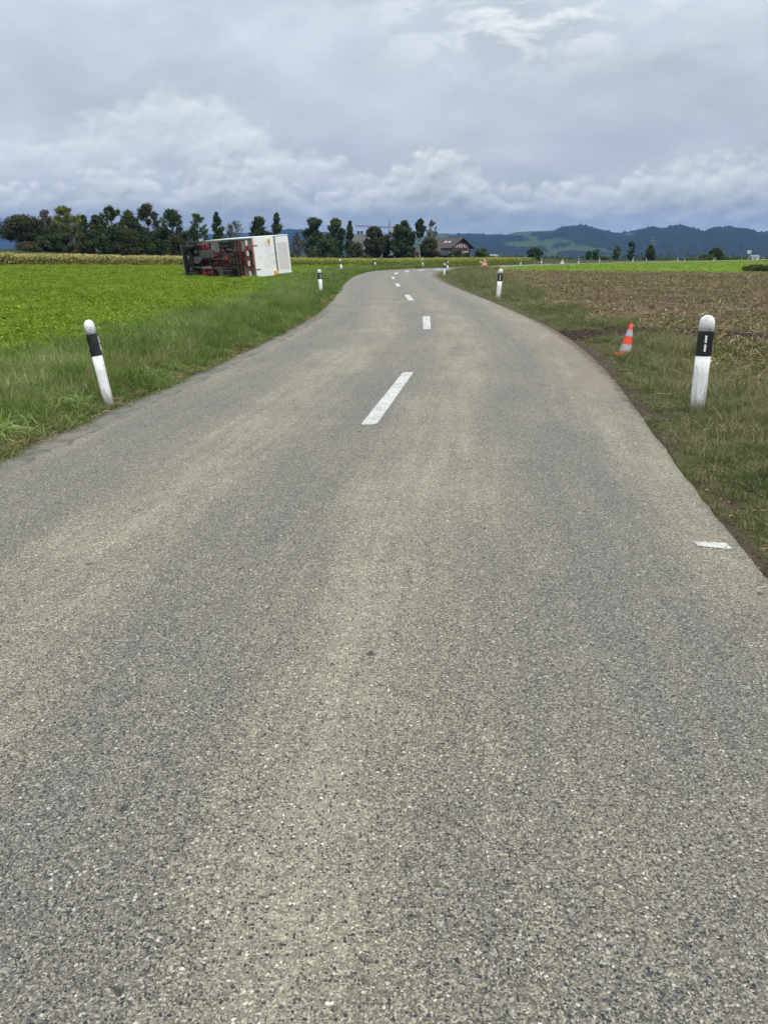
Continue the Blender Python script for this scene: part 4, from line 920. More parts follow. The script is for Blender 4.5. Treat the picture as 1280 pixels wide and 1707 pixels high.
tree(545, 396, 60, 210, 'bush', 'dark', 'low dark thicket filling in under the two leftmost farm trees', dens=1.5, name='thicket', cat='bush', group=GC)
tree(595, 404, 34, 208, 'bush', 'olive', 'olive bush in front of the concrete building', dens=1.1, name='bush', cat='bush', group=GC)
tree(624, 377, 36, 213, 'round', 'olive', 'olive green tree in front of the concrete building under the crane jib', dens=1.1, low=.05, group=GC)
tree(646, 392, 20, 216, 'cone', 'dark', 'small dark tree between the olive tree and the large blackish tree', dens=.7, low=.05, group=GC)
tree(674, 367, 42, 212, 'round', 'dark', 'large dense blackish tree with pointed top left of the pale trunk', dens=1.7, low=.05, group=GC)
tree(700, 363, 20, 209, 'airy', 'dark', 'slender tree with bare pale trunk and small high crown', dens=.6, low=.58, group=GC, pale=True)
tree(720, 365, 22, 216, 'bare', 'grey', 'thin pale birch-like tree left of the chalet roof', dens=1.5, low=.3, group=GC, pale=True)
tree(716, 396, 34, 212, 'round', 'olive', 'brown olive tree hiding the left end of the chalet roof', dens=.7, low=.18, group=GC)
tree(762, 416, 26, 262, 'bush', 'dark', 'round dark bush before the chalet gable', name='bush', cat='bush', group=GC, dens=1.0)
tree(777, 421, 18, 260, 'bush', 'dark', 'low dark bush at the right corner of the chalet', name='bush', cat='bush', group=GC, dens=.8)
tree(724, 431, 11, 255, 'bush', 'olive', 'small brown shrub before the low farm building', name='bush', cat='bush', group=GC, dens=.4)
tree(803, 413, 24, 250, 'bush', 'mid', 'ragged green bush right behind the red warning triangle', name='bush', cat='bush', group=GR, dens=.9)
tree(892, 412, 25, 235, 'round', 'dark', 'rounded dark tree standing alone between the two warning triangles', dens=.7, low=.02, group=GR)
tree(981, 419, 8, 250, 'column', 'mid', 'smallest columnar tree on the right, left one of a close pair', dens=.4, low=.02, group=GR)
tree(994, 415, 11, 248, 'column', 'mid', 'oval tree, right one of the close small pair', dens=.5, low=.02, group=GR)
tree(1028, 410, 11, 250, 'column', 'mid', 'slim oval tree left of the tallest narrow poplar', dens=.5, low=.02, group=GR)
tree(1053, 402, 10, 252, 'column', 'dark', 'tallest narrow poplar on the right', dens=.6, low=.02, group=GR, name='poplar')
tree(1085, 408, 21, 246, 'cone', 'dark', 'broad dark egg-shaped tree in front of the power pylon', dens=.8, low=.02, group=GR)
tree(1193, 413, 22, 255, 'round', 'dark', 'dark rounded tree in the bushes near the right edge', dens=.6, low=.02, group=GR)
tree(1178, 424, 24, 253, 'bush', 'mid', 'low bush left of the dark rounded tree near the right edge', dens=.6, name='bush', cat='bush', group=GR)
tree(1208, 427, 18, 254, 'bush', 'mid', 'low bush right of the dark rounded tree near the right edge', dens=.5, name='bush', cat='bush', group=GR)
tree(1262, 440.5, 44, 80, 'bush', 'olive', 'low dark reed thicket in the green meadow at the right edge', dens=1.3, name='bush', cat='bush')
for i, (a, b, c, ds) in enumerate([(845, 427, 14, 300), (860, 429, 10, 300), (940, 429, 26, 310), (1008, 427, 14, 300), (1110, 430, 26, 300), (1150, 430, 30, 310), (1235, 428, 30, 300), (1275, 429, 20, 300), (820, 427, 12, 300)]):
    wh = ['behind the pale posts right of the ragged bush', 'a little left of the lone rounded tree', 'behind the grey warning triangle', 'between the oval trees', 'right of the egg-shaped tree', 'left of the far bushes', 'behind the white sign', 'at the right edge of the view', 'right of the red warning triangle'][i]
    tree(a, b, c, ds, 'bush', 'mid', 'very distant low bush '+wh, dens=.4, name='bush', cat='bush', group='distant low bushes on the right')

def far_woods():
    rs = np.random.default_rng(55); n = 26000
    a = np.radians(np.r_[rs.uniform(4, 34, n//2), rs.uniform(-34, 4, n-n//2)]); band = rs.integers(0, 3, n); Rr = np.array([620, 900, 1350])[band]+rs.normal(0, 18, n)
    cover = (np.sin(a*41+band*2)+np.sin(a*97+band)+.6*np.sin(a*211)) > -1.3+.25*band; a, Rr, band = a[cover], Rr[cover], band[cover]; n = len(a)
    top = (4.6+1.3*np.sin(a*160+band*3)+1.0*np.sin(a*390+band)+.8*np.sin(a*900))*(.75+.45*band)
    P = np.c_[Rr*np.sin(a), Rr*np.cos(a), rs.random(n)**.7*top]; P[:, 2] += fall(P[:, 0], P[:, 1])
    s_ = rs.uniform(.5, 1.1, n)*(.7+.4*band); nn = rs.normal(size=(n, 3)); nn /= np.linalg.norm(nn, axis=1)[:, None]; t1 = np.cross(nn, rs.normal(size=(n, 3))); t1 /= np.linalg.norm(t1, axis=1)[:, None]; t2 = np.cross(nn, t1)
    V = np.stack([P-t1*s_[:, None], P-t2*s_[:, None]*.7, P+t1*s_[:, None], P+t2*s_[:, None]*.7], 1).reshape(-1, 3)
    o = meshobj('far_woods', V, np.arange(4*n).reshape(n, 4), LEAF['dark']); fattr(o, 'tint', np.repeat(np.clip(rs.normal(.45, .2, n), 0, 1), 4)); o['kind'] = 'stuff'; o['label'] = 'low dark line of distant woods at the foot of the hills'
far_woods()

# ------------------------------------------------------------------ delineator posts
def post_mats():
    m, t = newmat('post_white_plastic'); co = t.n('ShaderNodeTexCoord').outputs['Object']
    x, y, z = t.sep(co)
    st = t.noise(t.vm('MULTIPLY', co, (14, 14, 2.2)), 1.0, 6, .7, .8)
    low = t.step(z, .75, .05)
    dirt = t.m('MULTIPLY', t.step(t.m('ADD', st, t.m('MULTIPLY', low, .10)), .54, .70), .55)
    c = t.mix(t.noise(co, 9, 4), (.74, .75, .76), (.86, .87, .87)); c = t.mix(dirt, c, (.22, .21, .19))
    scr = t.step(t.m('ABSOLUTE', t.m('SUBTRACT', t.noise(t.vm('MULTIPLY', co, (30, 30, 4)), 1.0, 3, .5, 1.5), .5)), .012, .004)
    c = t.mix(t.m('MULTIPLY', t.m('MULTIPLY', scr, t.step(t.noise(co, 5, 3), .45, .55)), .85), c, (.06, .06, .06))
    c = t.mix(t.m('MULTIPLY', t.step(t.m('ADD', z, t.m('MULTIPLY', t.noise(co, 20, 4), .22)), .34, .12), .8), c, (.13, .11, .07))
    t.principled(c, .45, t.bump(t.noise(co, 40, 4), .15, .004), spec=.4)
    b = simple('post_black_band', (.010, .011, .014), .45, var=.3, scale=12, dirt=(.06, .06, .055), dirt_amt=.3)
    r = simple('post_reflector', (.80, .81, .83), .25, var=.05, scale=60)
    g = simple('post_round_reflector', (.05, .055, .05), .2, var=.4, scale=90, metal=.2)
    return m, b, r, g
PM = post_mats()
def make_post():
    """white delineator, flat-oval section 15 x 9 cm, domed head, black band 0.60 - 0.85 m, reflectors"""
    e = empty('delineator_post')
    def sec(z, k=1.0, n=28, ky=None):
        ky = k if ky is None else ky; out = []
        for i in range(n):
            a = 6.28318*i/n; c_, s_ = math.cos(a), math.sin(a); out.append((.075*k*math.copysign(abs(c_)**.62, c_), .046*ky*math.copysign(abs(s_)**.62, s_), z))
        return out
    def loft(rings, name, mat):
        n = len(rings[0]); V = [p for r in rings for p in r]; F = [(i*n+j, i*n+(j+1) % n, (i+1)*n+(j+1) % n, (i+1)*n+j) for i in range(len(rings)-1) for j in range(n)]
        F += [tuple(range(n))[::-1], tuple((len(rings)-1)*n+j for j in range(n))]
        o = meshobj(name, V, F, mat, e); 
        for p_ in o.data.polygons: p_.use_smooth = len(p_.vertices) == 4
        return o
    loft([sec(z) for z in (-.25, 0, .2, .4, .605)], 'shaft', PM[0])
    loft([sec(z, 1.035, ky=1.07) for z in (.60, .604, .846, .85)], 'black_band', PM[1])
    hd = [sec(.845), sec(.935)]+[sec(.935+.075*math.sin(a), max(.02, math.cos(a)), ky=max(.03, math.cos(a))**.8) for a in np.linspace(.15, 1.56, 8)]
    loft(hd, 'head', PM[0])
    for z0 in (.645, .735):
        MB().box(.002, .022, -.0545, -.0485, z0, z0+.073).build('reflector', PM[2], e, bevel=.001)
    for z0 in (.66, .79): MB().lathe([(.026, .0470), (.026, .0535), (.020, .0555)], 16, 'y', (0, 0, z0)).build('round_reflector', PM[3], e, smooth=True)
    return e
GP = 'black and white delineator posts along the road'
posts = [  # base pixel, top pixel, turn, label
 ((183, 676), (147, 533), R(84), 'near left delineator post leaning left, black band, in the verge grass'),
 ((1160, 688), (1179.5, 525), R(-4), 'nearest right delineator post with two white reflector strips and scuffed shaft'),
 ((535.5, 489), (532, 449), R(25), 'left delineator post in the verge between the lorry and the road'),
 ((830, 498.5), (834.5, 448), R(-10), 'right delineator post before the stubble field, second from the camera'),
 ((570.5, 454), (566.5, 432), R(20), 'tilted left delineator post at the start of the bend'),
 ((625.5, 447), (624.5, 431), R(10), 'delineator post on the outside of the bend in front of the dark trees'),
 ((706, 446.5), (703, 431.5), R(10), 'leaning delineator post outside the bend, below the slender pale trunk'),
 ((740, 460.5), (741.5, 439), R(-5), 'front post of the close pair on the inside of the bend'),
 ((745.5, 451), (746.5, 436), R(-5), 'rear post of the close pair on the inside of the bend'),
 ((792, 441.5), (792, 431), R(0), 'small delineator post left of the red warning triangle'),
 ((867, 443.5), (868.5, 433.5), R(0), 'leaning delineator post between red triangle and lone rounded tree'),
 ((902, 441), (902.3, 431), R(0), 'delineator post at the foot of the lone rounded tree'),
 ((963.5, 441), (964.7, 431.3), R(0), 'leaning delineator post right of the grey warning triangle'),
 ((998.5, 438.3), (998.8, 430), R(0), 'delineator post in front of the small oval pair of trees'),
 ((1054, 437), (1054.8, 429), R(0), 'delineator post at the foot of the tallest poplar'),
 ((1076.6, 435.7), (1076.6, 429.7), R(0), 'delineator post at the foot of the egg-shaped tree'),
 ((1129, 436), (1129.5, 429), R(0), 'left post of the distant pair right of the pylon'),
 ((1140.5, 436), (1140.5, 430.3), R(0), 'right post of the distant pair right of the pylon'),
 ((1188.4, 435.8), (1188.6, 430), R(0), 'distant post before the dark rounded tree near the right edge'),
 ((1191.8, 434), (1191.8, 430.2), R(0), 'faint farther post beside the one before the rounded tree'),
 ((1235, 434.3), (1235, 430.4), R(0), 'distant post left of the white sign'),
 ((1269.5, 433.5), (1269.5, 430), R(0), 'left one of the two faint posts at the right edge'),
 ((1273.5, 433), (1273.5, 430), R(0), 'last faint post at the right edge')]
PB = make_post()
for i, (b, tp_, tz, lab) in enumerate(posts):
    o = PB if i == 0 else copy_tree(PB)
    x, y = at(*b); X0 = Vector((x, y, 0.0))
    dd_, ss_ = road_dist(np.array([x]), np.array([y]))
    z0 = 0.0; zg = float(fall(np.array([x]), np.array([y]))[0])
    # height from the pixels: the post head lies on the ray through its top pixel, in the plane facing the camera at the base's distance
    tx, ty, tz3 = atY(tp_[0], tp_[1], y); v = Vector((tx-x, 0, tz3-z0)); L = v.length
    sc = max(.75, min(1.45, L/1.01)); 
    up = v.normalized(); q = Vector((0, 0, 1)).rotation_difference(up)
    o.rotation_mode = 'QUATERNION'; o.rotation_quaternion = q @ Matrix.Rotation(tz-math.atan2(x, y), 3, 'Z').to_quaternion()
    o.location = X0+Vector((0, 0, zg)); sc = sc-zg/1.01 if zg < -.02 else sc; w_ = max(1.0, sc) if i > 3 else 1.0; w_ = {0: 1.14, 1: 1.0, 2: 1.1, 3: 1.12}.get(i, w_)
    o.scale = (w_, w_, sc); tag(o, lab, 'post', GP)

# ------------------------------------------------------------------ traffic cone
def cone():
    x, y = at(1040, 593); e = empty('traffic_cone', (x, y, -.01)); e.rotation_euler = (R(2), R(7), R(14)); tag(e, 'orange traffic cone with two grey bands tilted in the right verge grass', 'traffic cone')
    M_OR = simple('cone_orange', (.86, .080, .035), .5, var=.06, scale=9, dirt=(.35, .10, .05), dirt_amt=.25)
    M_GB = simple('cone_grey_band', (.44, .46, .50), .35, var=.2, scale=14, dirt=(.2, .2, .2), dirt_amt=.4)
    rad = lambda z: .106-.078*(z/.52)
    bands = [(.035, .09, 'cone_foot', M_OR), (.09, .20, 'reflective_band', M_GB), (.20, .335, 'cone_middle', M_OR), (.335, .435, 'reflective_band', M_GB)]
    for a, b, nm, mt in bands:
        ex = .002 if mt is M_GB else 0.0
        MB().lathe([(rad(a)+ex, a), (rad(b)+ex, b-.0005)], 32).build(nm, mt, e, smooth=True)
    MB().lathe([(rad(.435), .435), (rad(.52), .52), (rad(.52)-.008, .53), (rad(.52)-.014, .528), (rad(.52)-.018, .45)], 32).build('cone_tip', M_OR, e, smooth=True)
    MB().prism([(-.14, -.12), (-.12, -.14), (.12, -.14), (.14, -.12), (.14, .12), (.12, .14), (-.12, .14), (-.14, .12)], 'z', 0, .034).build('base_plate', M_OR, e, bevel=.006)
cone()

# ------------------------------------------------------------------ folding warning triangles
M_RED = simple('sign_red', (.60, .085, .06), .5, var=.08); M_SAL = simple('sign_salmon_face', (.78, .34, .26), .5, var=.08); M_BLK = simple('sign_black', (.02, .02, .022), .5)
M_SWH = simple('sign_white', (.72, .66, .62), .5, var=.08); M_GREYP = simple('sign_faded_face', (.30, .22, .21), .6, var=.2); M_MET = simple('galvanised_tube', (.45, .46, .46), .45, metal=.6)
def warn_tri(px, py, w, h, label, faded):
    x, y = at(px, py); e = empty('warning_triangle', (x, y, 0), -math.atan2(x, y)); tag(e, label, 'warning sign')
    tilt = .18
    def tri(s_, off, name, mat, dz=0.0, th=.012):
        P = [(-w/2*s_, .06+(1-s_)*h*.30+dz), (w/2*s_, .06+(1-s_)*h*.30+dz), (0, .06+(1-s_)*h*.30+h*s_+dz)]
        mb = MB(); V = [(a, z*tilt-off-th/2, z) for a, z in P]+[(a, z*tilt-off+th/2, z) for a, z in P]
        mb.add(V, [(0, 1, 2), (5, 4, 3), (0, 3, 4, 1), (1, 4, 5, 2), (2, 5, 3, 0)]); return mb.build(name, mat, e)
    tri(1.0, 0, 'panel', M_GREYP if faded else M_RED); tri(.74, .012, 'face', M_SWH if faded else M_SAL)
    zc = .06+h*.42
    if faded:
        MB().box(-.03, .03, zc*tilt-.03, zc*tilt-.02, zc, zc+.26).box(-.03, .03, (zc-.1)*tilt-.03, (zc-.1)*tilt-.02, zc-.12, zc-.05).build('exclamation_mark', M_BLK, e)
    else:
        s_ = MB(); zz = zc+.02
        s_.prism([(-.10, zz+.14), (-.03, zz+.17), (.11, zz-.0), (.04, zz-.05)], 'y', zz*tilt-.036, zz*tilt-.022); s_.build('symbol', M_BLK, e)
    for sx in (-1, 1): MB().tube([(sx*w*.46, 0, 0), (0, (h+.08)*tilt, h+.08)], .014, 6).build('leg', M_MET, e)
    MB().tube([(0, .55, 0), (0, (h+.08)*tilt+.02, h+.08)], .014, 6).build('leg', M_MET, e)
    return x, y
warn_tri(807, 444, 1.02, 1.0, 'red folding warning triangle with black symbol standing at the road edge', False)
warn_tri(936.5, 441, .82, .88, 'faded greyish folding warning triangle with exclamation mark, right of the lone tree', True)
def lamp():
    x, y = at(801, 444.4); e = empty('warning_lamp', (x, y, 0)); tag(e, 'small white warning lamp on a dark stand left of the red triangle', 'lamp')
    MB().box(-.11, .11, -.07, .07, 0, .10).build('battery_box', M_SWH, e, bevel=.01)
    MB().tube([(0, 0, .1), (0, 0, .46)], .035, 8).build('stand', M_BLK, e); MB().lathe([(.06, -.05), (.12, -.04), (.12, .04), (.06, .05)], 18, 'y', (0, 0, .58)).build('lamp_head', M_SWH, e, smooth=True)
lamp()

# ------------------------------------------------------------------ the lorry lying on its right side
def lorry():
    M_W = simple('lorry_white_panel', (.80, .82, .81), .35, var=.03, scale=2, dirt=(.46, .44, .38), dirt_amt=.45)
    M_FL = simple('lorry_floor_plywood', (.36, .35, .29), .7, var=.15, scale=3, dirt=(.11, .095, .075), dirt_amt=.7)
    M_R = simple('lorry_red_paint', (.33, .018, .022), .35, var=.1, scale=3, dirt=(.10, .03, .025), dirt_amt=.35)
    M_FR = simple('lorry_chassis_dark_red', (.115, .010, .014), .6, var=.35, scale=5, dirt=(.03, .022, .02), dirt_amt=.7)
    M_K = simple('lorry_black_underbody', (.010, .0095, .0095), .75, var=.4, scale=6, dirt=(.026, .021, .018), dirt_amt=.5)
    M_T = simple('lorry_tyre', (.020, .020, .021), .85, var=.2, scale=10, dirt=(.07, .06, .05), dirt_amt=.4, bump=.4)
    M_S = simple('lorry_gearbox_metal', (.17, .17, .165), .5, metal=.5, var=.3, scale=9, dirt=(.05, .045, .04), dirt_amt=.7)
    M_G = simple('lorry_grey_door_seal', (.20, .205, .21), .5, var=.08); M_LG = simple('lorry_sticker_grey', (.62, .58, .58), .5, var=.02)
    M_Y = simple('lorry_yellow', (.80, .42, .03), .5, var=.1); M_GL = simple('lorry_glass', (.03, .035, .04), .08, var=.1, spec=.8); M_RW = simple('lorry_red_reflective', (.26, .018, .02), .4)
    M_CH = simple('lorry_mirror_chrome', (.6, .6, .6), .2, metal=.9); M_LC = simple('lorry_bumper_grey', (.30, .31, .32), .5, var=.15)
    e = empty('overturned_lorry'); tag(e, 'red lorry with white box body lying on its side in the green field', 'lorry')
    # axes: x forward, y left, z up, wheels' contact at z = 0
    XF, XR = 0.0, -4.6
    def part(mb, nm, mt, par=None, bev=.0, sm=False, label=None):
        o = mb.build(nm, mt, par or e, bevel=bev, smooth=sm)
        if label: o['label'] = label
        return o
    # box body from separate panels
    bx0, bx1, zf, zt_ = -7.5, -1.15, 1.05, 3.62
    part(MB().box(bx0, bx1, -1.2, 1.2, zf, zf+.05), 'cargo_floor', M_FL)
    for sy in (-1, 1): part(MB().box(bx0, bx1, sy*1.25-.025, sy*1.25+.025, zf-.06, zt_), 'side_panel', M_W, bev=.008)
    part(MB().box(bx0, bx1, -1.22, 1.22, zt_-.05, zt_-.001), 'roof_panel', M_W); part(MB().box(bx1-.05, bx1-.001, -1.22, 1.22, zf+.05, zt_-.05), 'front_panel', M_W)
    for sy in (-1, 1):
        part(MB().box(bx0+.05, bx1-.03, sy*1.19-.03, sy*1.19+.03, zf-.10, zf-.002), 'floor_rail', M_G)
    for i in range(4):
        x_ = bx1-.55-i*1.75; part(MB().box(x_-.03, x_+.03, -1.15, 1.15, zf-.09, zf-.003), 'floor_bearer', M_G if i % 2 else M_FR)
    # rear wall: door, frame, tail lift deck folded up against it
    part(MB().box(bx0-.06, bx0-.002, -1.22, 1.22, zf-.05, zt_-.02), 'rear_frame', M_G)
    part(MB().box(bx0-.09, bx0-.062, -1.19, 1.19, 2.50, zt_-.06), 'rear_door', M_W, bev=.006)
    part(MB().box(bx0-.096, bx0-.091, -.92, .80, 2.62, 3.42), 'blank_sticker', M_LG)
    deck = part(MB().box(bx0-.17, bx0-.10, -1.24, 1.24, .58, 2.30), 'tail_lift_deck', M_W, bev=.01)
    part(MB().box(bx0-.178, bx0-.171, -1.235, 1.235, .56, .64), 'deck_edge', M_R, deck)
    tri = part(MB().prism([(.62, 1.92), (1.08, 1.80), (1.08, 2.06)], 'x', bx0-.176, bx0-.171), 'warning_sticker', M_Y, deck)
    part(MB().prism([(.70, 1.90), (.97, 1.84), (.97, 1.93)], 'x', bx0-.180, bx0-.1765), 'sticker_symbol', M_K, deck)
    part(MB().box(bx0-.30, bx0-.10, -1.19, -.95, 2.06, 2.36), 'yellow_flap', M_Y, bev=.02)
    for sy in (-.75, .75):
        part(MB().tube([(bx0+.1, sy, .75), (bx0-.16, sy, .66), (bx0-.20, sy, .98)], [.05, .045, .02], 8), 'lift_arm', M_FR)
    part(MB().tube([(bx0+.02, -1.1, .72), (bx0+.02, 1.1, .72)], .06, 10), 'lift_tube', M_FR, sm=True)
    # chassis
    for sy in (-1, 1): part(MB().box(-7.4, .95, sy*.40-.035, sy*.40+.035, .72, .94), 'chassis_rail', M_FR, bev=.006)
    for x_ in (-7.0, -6.1, -5.1, -4.1, -3.2, -2.3, -1.5, -.7, .2, .8): part(MB().tube([(x_, -.37, .82), (x_, .37, .82)], .055, 8), 'cross_member', M_FR)
    for x_ in (-6.6, -3.3, -1.6):
        for sy in (-1, 1): part(MB().prism([(sy*.43, .70), (sy*.43, .95), (sy*1.12, .95)], 'x', x_-.03, x_+.03), 'bracket', M_FR)
    # underrun guard, red and white
    n = 7
    for k in range(n):
        y0 = -1.12+k*2.24/n; part(MB().box(-7.18, -7.08, y0, y0+2.24/n-.002, .44, .56), 'guard_stripe', M_SWH if k % 2 == 0 else M_RW, label='white stripe of the underrun guard' if k % 2 == 0 else 'red stripe of the underrun guard')
    for sy in (-.5, .5): part(MB().box(-7.16, -7.06, sy-.04, sy+.04, .56, .75), 'guard_bracket', M_FR)
    part(MB().box(-6.25, -6.13, -1.1, 1.1, .52, .66), 'cross_tube', M_FR, bev=.01)
    for sy in (-1, 1): part(MB().box(-3.9, -1.4, sy*1.14-.02, sy*1.14+.02, .52, .60), 'side_guard', M_R if sy < 0 else M_G)
    # wheels
    def wheel(x_, yc, wd_, dual):
        g = MB().lathe([(.26, -wd_/2), (.36, -wd_/2), (.395, -wd_/2+.04), (.40, 0), (.395, wd_/2-.04), (.36, wd_/2), (.26, wd_/2)], 36, 'y', (x_, yc, .40))
        o = part(g, 'tyre', M_T, sm=True)
        for k in range(36):
            a = 6.283*k/36
        part(MB().lathe([(.05, -wd_/2+.03), (.24, -wd_/2+.02), (.262, -wd_/2-.002), (.262, wd_/2+.002), (.24, wd_/2-.02), (.12, wd_/2-.10 if yc > 0 else wd_/2-.03), (.05, wd_/2-.08)], 28, 'y', (x_, yc, .40)), 'rim', M_S, sm=True)
        for k in range(6):
            a = 1.047*k; sgn = 1 if yc > 0 else -1
            part(MB().lathe([(.016, 0), (.016, .03*sgn)], 6, 'y', (x_+.09*math.cos(a), yc+sgn*(wd_/2-.07), .40+.09*math.sin(a))), 'wheel_nut', M_S)
        for k in range(3):
            part(MB().lathe([(.4035, -.006), (.4035, .006)], 36, 'y', (x_, yc+(k-1)*wd_*.25, .40)), 'tread_rib', M_K, sm=True)
    for sy in (-1, 1):
        wheel(XF, sy*.92, .25, False)
        for yy in (.82, 1.06): wheel(XR, sy*yy, .21, True)
    part(MB().tube([(XR, -1.0, .40), (XR, -.3, .40), (XR, -.22, .42), (XR, .22, .42), (XR, .3, .40), (XR, 1.0, .40)], [.07, .08, .12, .12, .08, .07], 12), 'rear_axle', M_FR, sm=True)
    part(MB().lathe([(.06, -.24), (.17, -.20), (.21, -.05), (.20, .10), (.10, .22)], 20, 'x', (XR, 0, .40)), 'differential', M_FR, sm=True)
    part(MB().tube([(XF, -.9, .40), (XF, -.5, .34), (XF, .5, .34), (XF, .9, .40)], .06, 10), 'front_axle', M_K, sm=True)
    for x_ in (XF, XR):
        for sy in (-1, 1):
            mb = MB()
            for k in range(4): mb.box(x_-.75+k*.14, x_+.75-k*.14, sy*.48-.04, sy*.48+.04, .50+k*.018, .516+k*.018)
            part(mb, 'leaf_spring', M_K); part(MB().tube([(x_+.1, sy*.62, .42), (x_+.05, sy*.45, .92)], .035, 8), 'shock_absorber', M_K)
    part(MB().tube([(XR+.2, 0, .44), (-1.9, 0, .55), (-1.1, 0, .58)], .055, 12), 'drive_shaft', M_FR, sm=True)
    part(MB().tube([(-1.1, 0, .58), (-.95, 0, .58)], [.12, .2], 16).box(-.95, -.25, -.23, .23, .40, .82), 'gearbox', M_S, bev=.02)
    gb = MB()
    for k in range(7): gb.box(-2.66+k*.22, -2.56+k*.22, .12, .60, .37, .399)
    part(MB().box(-2.72, -1.15, .10, .62, .40, .76), 'battery_box', M_S, bev=.02); part(gb, 'battery_box_rib', M_S)
    part(MB().box(-.25, .75, -.33, .33, .36, .80), 'engine_sump', M_K, bev=.05)
    part(MB().tube([(.3, -.45, .5), (-.6, -.52, .46), (-1.2, -.55, .46)], .045, 10), 'exhaust_pipe', M_S, sm=True)
    part(MB().lathe([(.06, -2.35), (.13, -2.30), (.13, -1.25), (.06, -1.18)], 18, 'x', (0, -.58, .50)), 'silencer', M_S, sm=True)
    part(MB().tube([(-2.3, -.58, .5), (-2.9, -.6, .62), (-3.9, -.6, .68)], .04, 8), 'tail_pipe', M_S, sm=True)
    part(MB().lathe([(.2, -2.5), (.24, -2.45), (.24, -1.75), (.2, -1.7)], 20, 'x', (0, -.92, .66)), 'fuel_tank', M_FR, sm=True)
    part(MB().box(-1.55, -1.05, -1.1, -.7, .46, .9), 'tool_box', M_R, bev=.02)
    for sy in (-.28, .2): part(MB().lathe([(.08, -3.0), (.11, -2.96), (.11, -2.55), (.08, -2.5)], 16, 'x', (0, sy, .72)), 'air_tank', M_FR, sm=True)
    rs = random.Random(5)
    for k in range(9):
        y0 = rs.uniform(-.34, .34); p_ = [(rs.uniform(-6.5, -4.5), y0, .9)]
        for q in range(6): p_.append((p_[-1][0]+.75, y0+rs.gauss(0, .06), .9-.08*math.sin(q)+rs.gauss(0, .02)))
        part(MB().tube(p_, .014, 6), 'hose', M_K)
    # mudguards behind the axles
    for x_ in (XF, XR):
        for sy in (-1, 1):
            pr = [(x_+.52*math.cos(a), .44+.52*math.sin(a)) for a in np.linspace(.15, 3.0, 12)]+[(x_+.50*math.cos(a), .44+.50*math.sin(a)) for a in np.linspace(3.0, .15, 12)]
            part(MB().prism(pr, 'y', sy*(.92 if x_ == XR else .92)-.27, sy*.92+.27), 'mudguard', M_K)
    # cab
    cabp = [(-.98, .78), (-.98, 2.28), (-.75, 2.40), (.55, 2.40), (.92, 2.22), (1.18, 1.45), (1.22, .80), (.62, .80), (.45, .98), (-.45, .98), (-.62, .78)]
    part(MB().prism(cabp, 'y', -1.03, 1.03), 'cab', M_R, bev=.035)
    part(MB().box(-1.08, 1.18, -1.02, 1.02, .60, .775), 'cab_underside', M_K)
    part(MB().box(1.0, 1.22, -1.08, 1.08, .34, .78), 'bumper', M_K, bev=.04); part(MB().prism([(1.225, .36), (1.30, .36), (1.36, .55), (1.30, .95), (1.225, .95)], 'y', -1.06, 1.06), 'bumper_front', M_LC, bev=.01); part(MB().box(.80, 1.0, -1.05, 1.05, .30, .60), 'bumper_inside', M_K)
    part(MB().box(.55, .99, -1.02, 1.02, .62, .66), 'skid_plate', M_K)
    part(MB().tube([(.42, -.75, .46), (.42, .75, .46)], .028, 8), 'track_rod', M_S); part(MB().tube([(.1, .55, .50), (.75, .50, .60)], .035, 8), 'steering_arm', M_FR)
    part(MB().box(.78, .90, -.42, .42, .42, .64), 'cooler', M_G, bev=.01); part(MB().lathe([(.10, -.08), (.16, -.06), (.16, .06), (.10, .08)], 18, 'x', (.25, .18, .35)), 'pulley', M_S, sm=True)
    for q, (xa, ya) in enumerate([(-.45, .55), (-.55, -.15), (.62, -.62)]): part(MB().box(xa-.12, xa+.12, ya-.1, ya+.1, .44+.02*q, .62), 'bracket_box', [M_S, M_K, M_G][q], bev=.015)
    part(MB().tube([(.9, .7, .6), (.3, .72, .55), (-.6, .64, .62), (-1.4, .7, .70)], .03, 6), 'air_hose', M_K)
    part(MB().prism([(1.02, 1.50), (.80, 2.16), (.78, 2.15), (1.0, 1.49)], 'y', -.92, .92), 'windscreen_strip', M_GL)
    ws = MB(); ws.add([(1.19, -.93, 1.50), (1.19, .93, 1.50), (.965, .90, 2.20), (.965, -.90, 2.20), (1.15, -.93, 1.50), (1.15, .93, 1.50), (.93, .90, 2.20), (.93, -.90, 2.20)], [(0, 1, 2, 3), (7, 6, 5, 4), (0, 4, 5, 1), (1, 5, 6, 2), (2, 6, 7, 3), (3, 7, 4, 0)])
    part(ws, 'windscreen', M_GL)
    for sy in (-1, 1):
        dr = part(MB().prism([(-.60, 1.0), (-.60, 2.22), (.50, 2.22), (.82, 1.55), (.82, 1.0)], 'y', sy*1.035-.008, sy*1.035+.008), 'door', M_R)
        part(MB().prism([(-.48, 1.55), (-.48, 2.12), (.42, 2.12), (.68, 1.55)], 'y', sy*1.048-.006, sy*1.048+.006), 'side_window', M_GL, dr)
        part(MB().box(-.50, -.36, sy*1.06-.015, sy*1.06+.015, 1.36, 1.40), 'door_handle', M_K, dr)
        part(MB().tube([(.80, sy*1.03, 2.15), (.98, sy*1.30, 2.15), (.98, sy*1.30, 1.70), (.86, sy*1.04, 1.6)], .018, 6), 'mirror_arm', M_K)
        part(MB().box(.90, 1.02, sy*1.30-.10, sy*1.30+.10, 1.72, 2.12), 'mirror', M_CH, bev=.02)
        part(MB().box(1.34, 1.372, sy*.78-.18, sy*.78+.18, .60, .78), 'headlight', M_SWH, bev=.01)
        part(MB().box(-.05-.65, -.48, sy*.98-.05, sy*.98+.05, .36, .44), 'step', M_K)
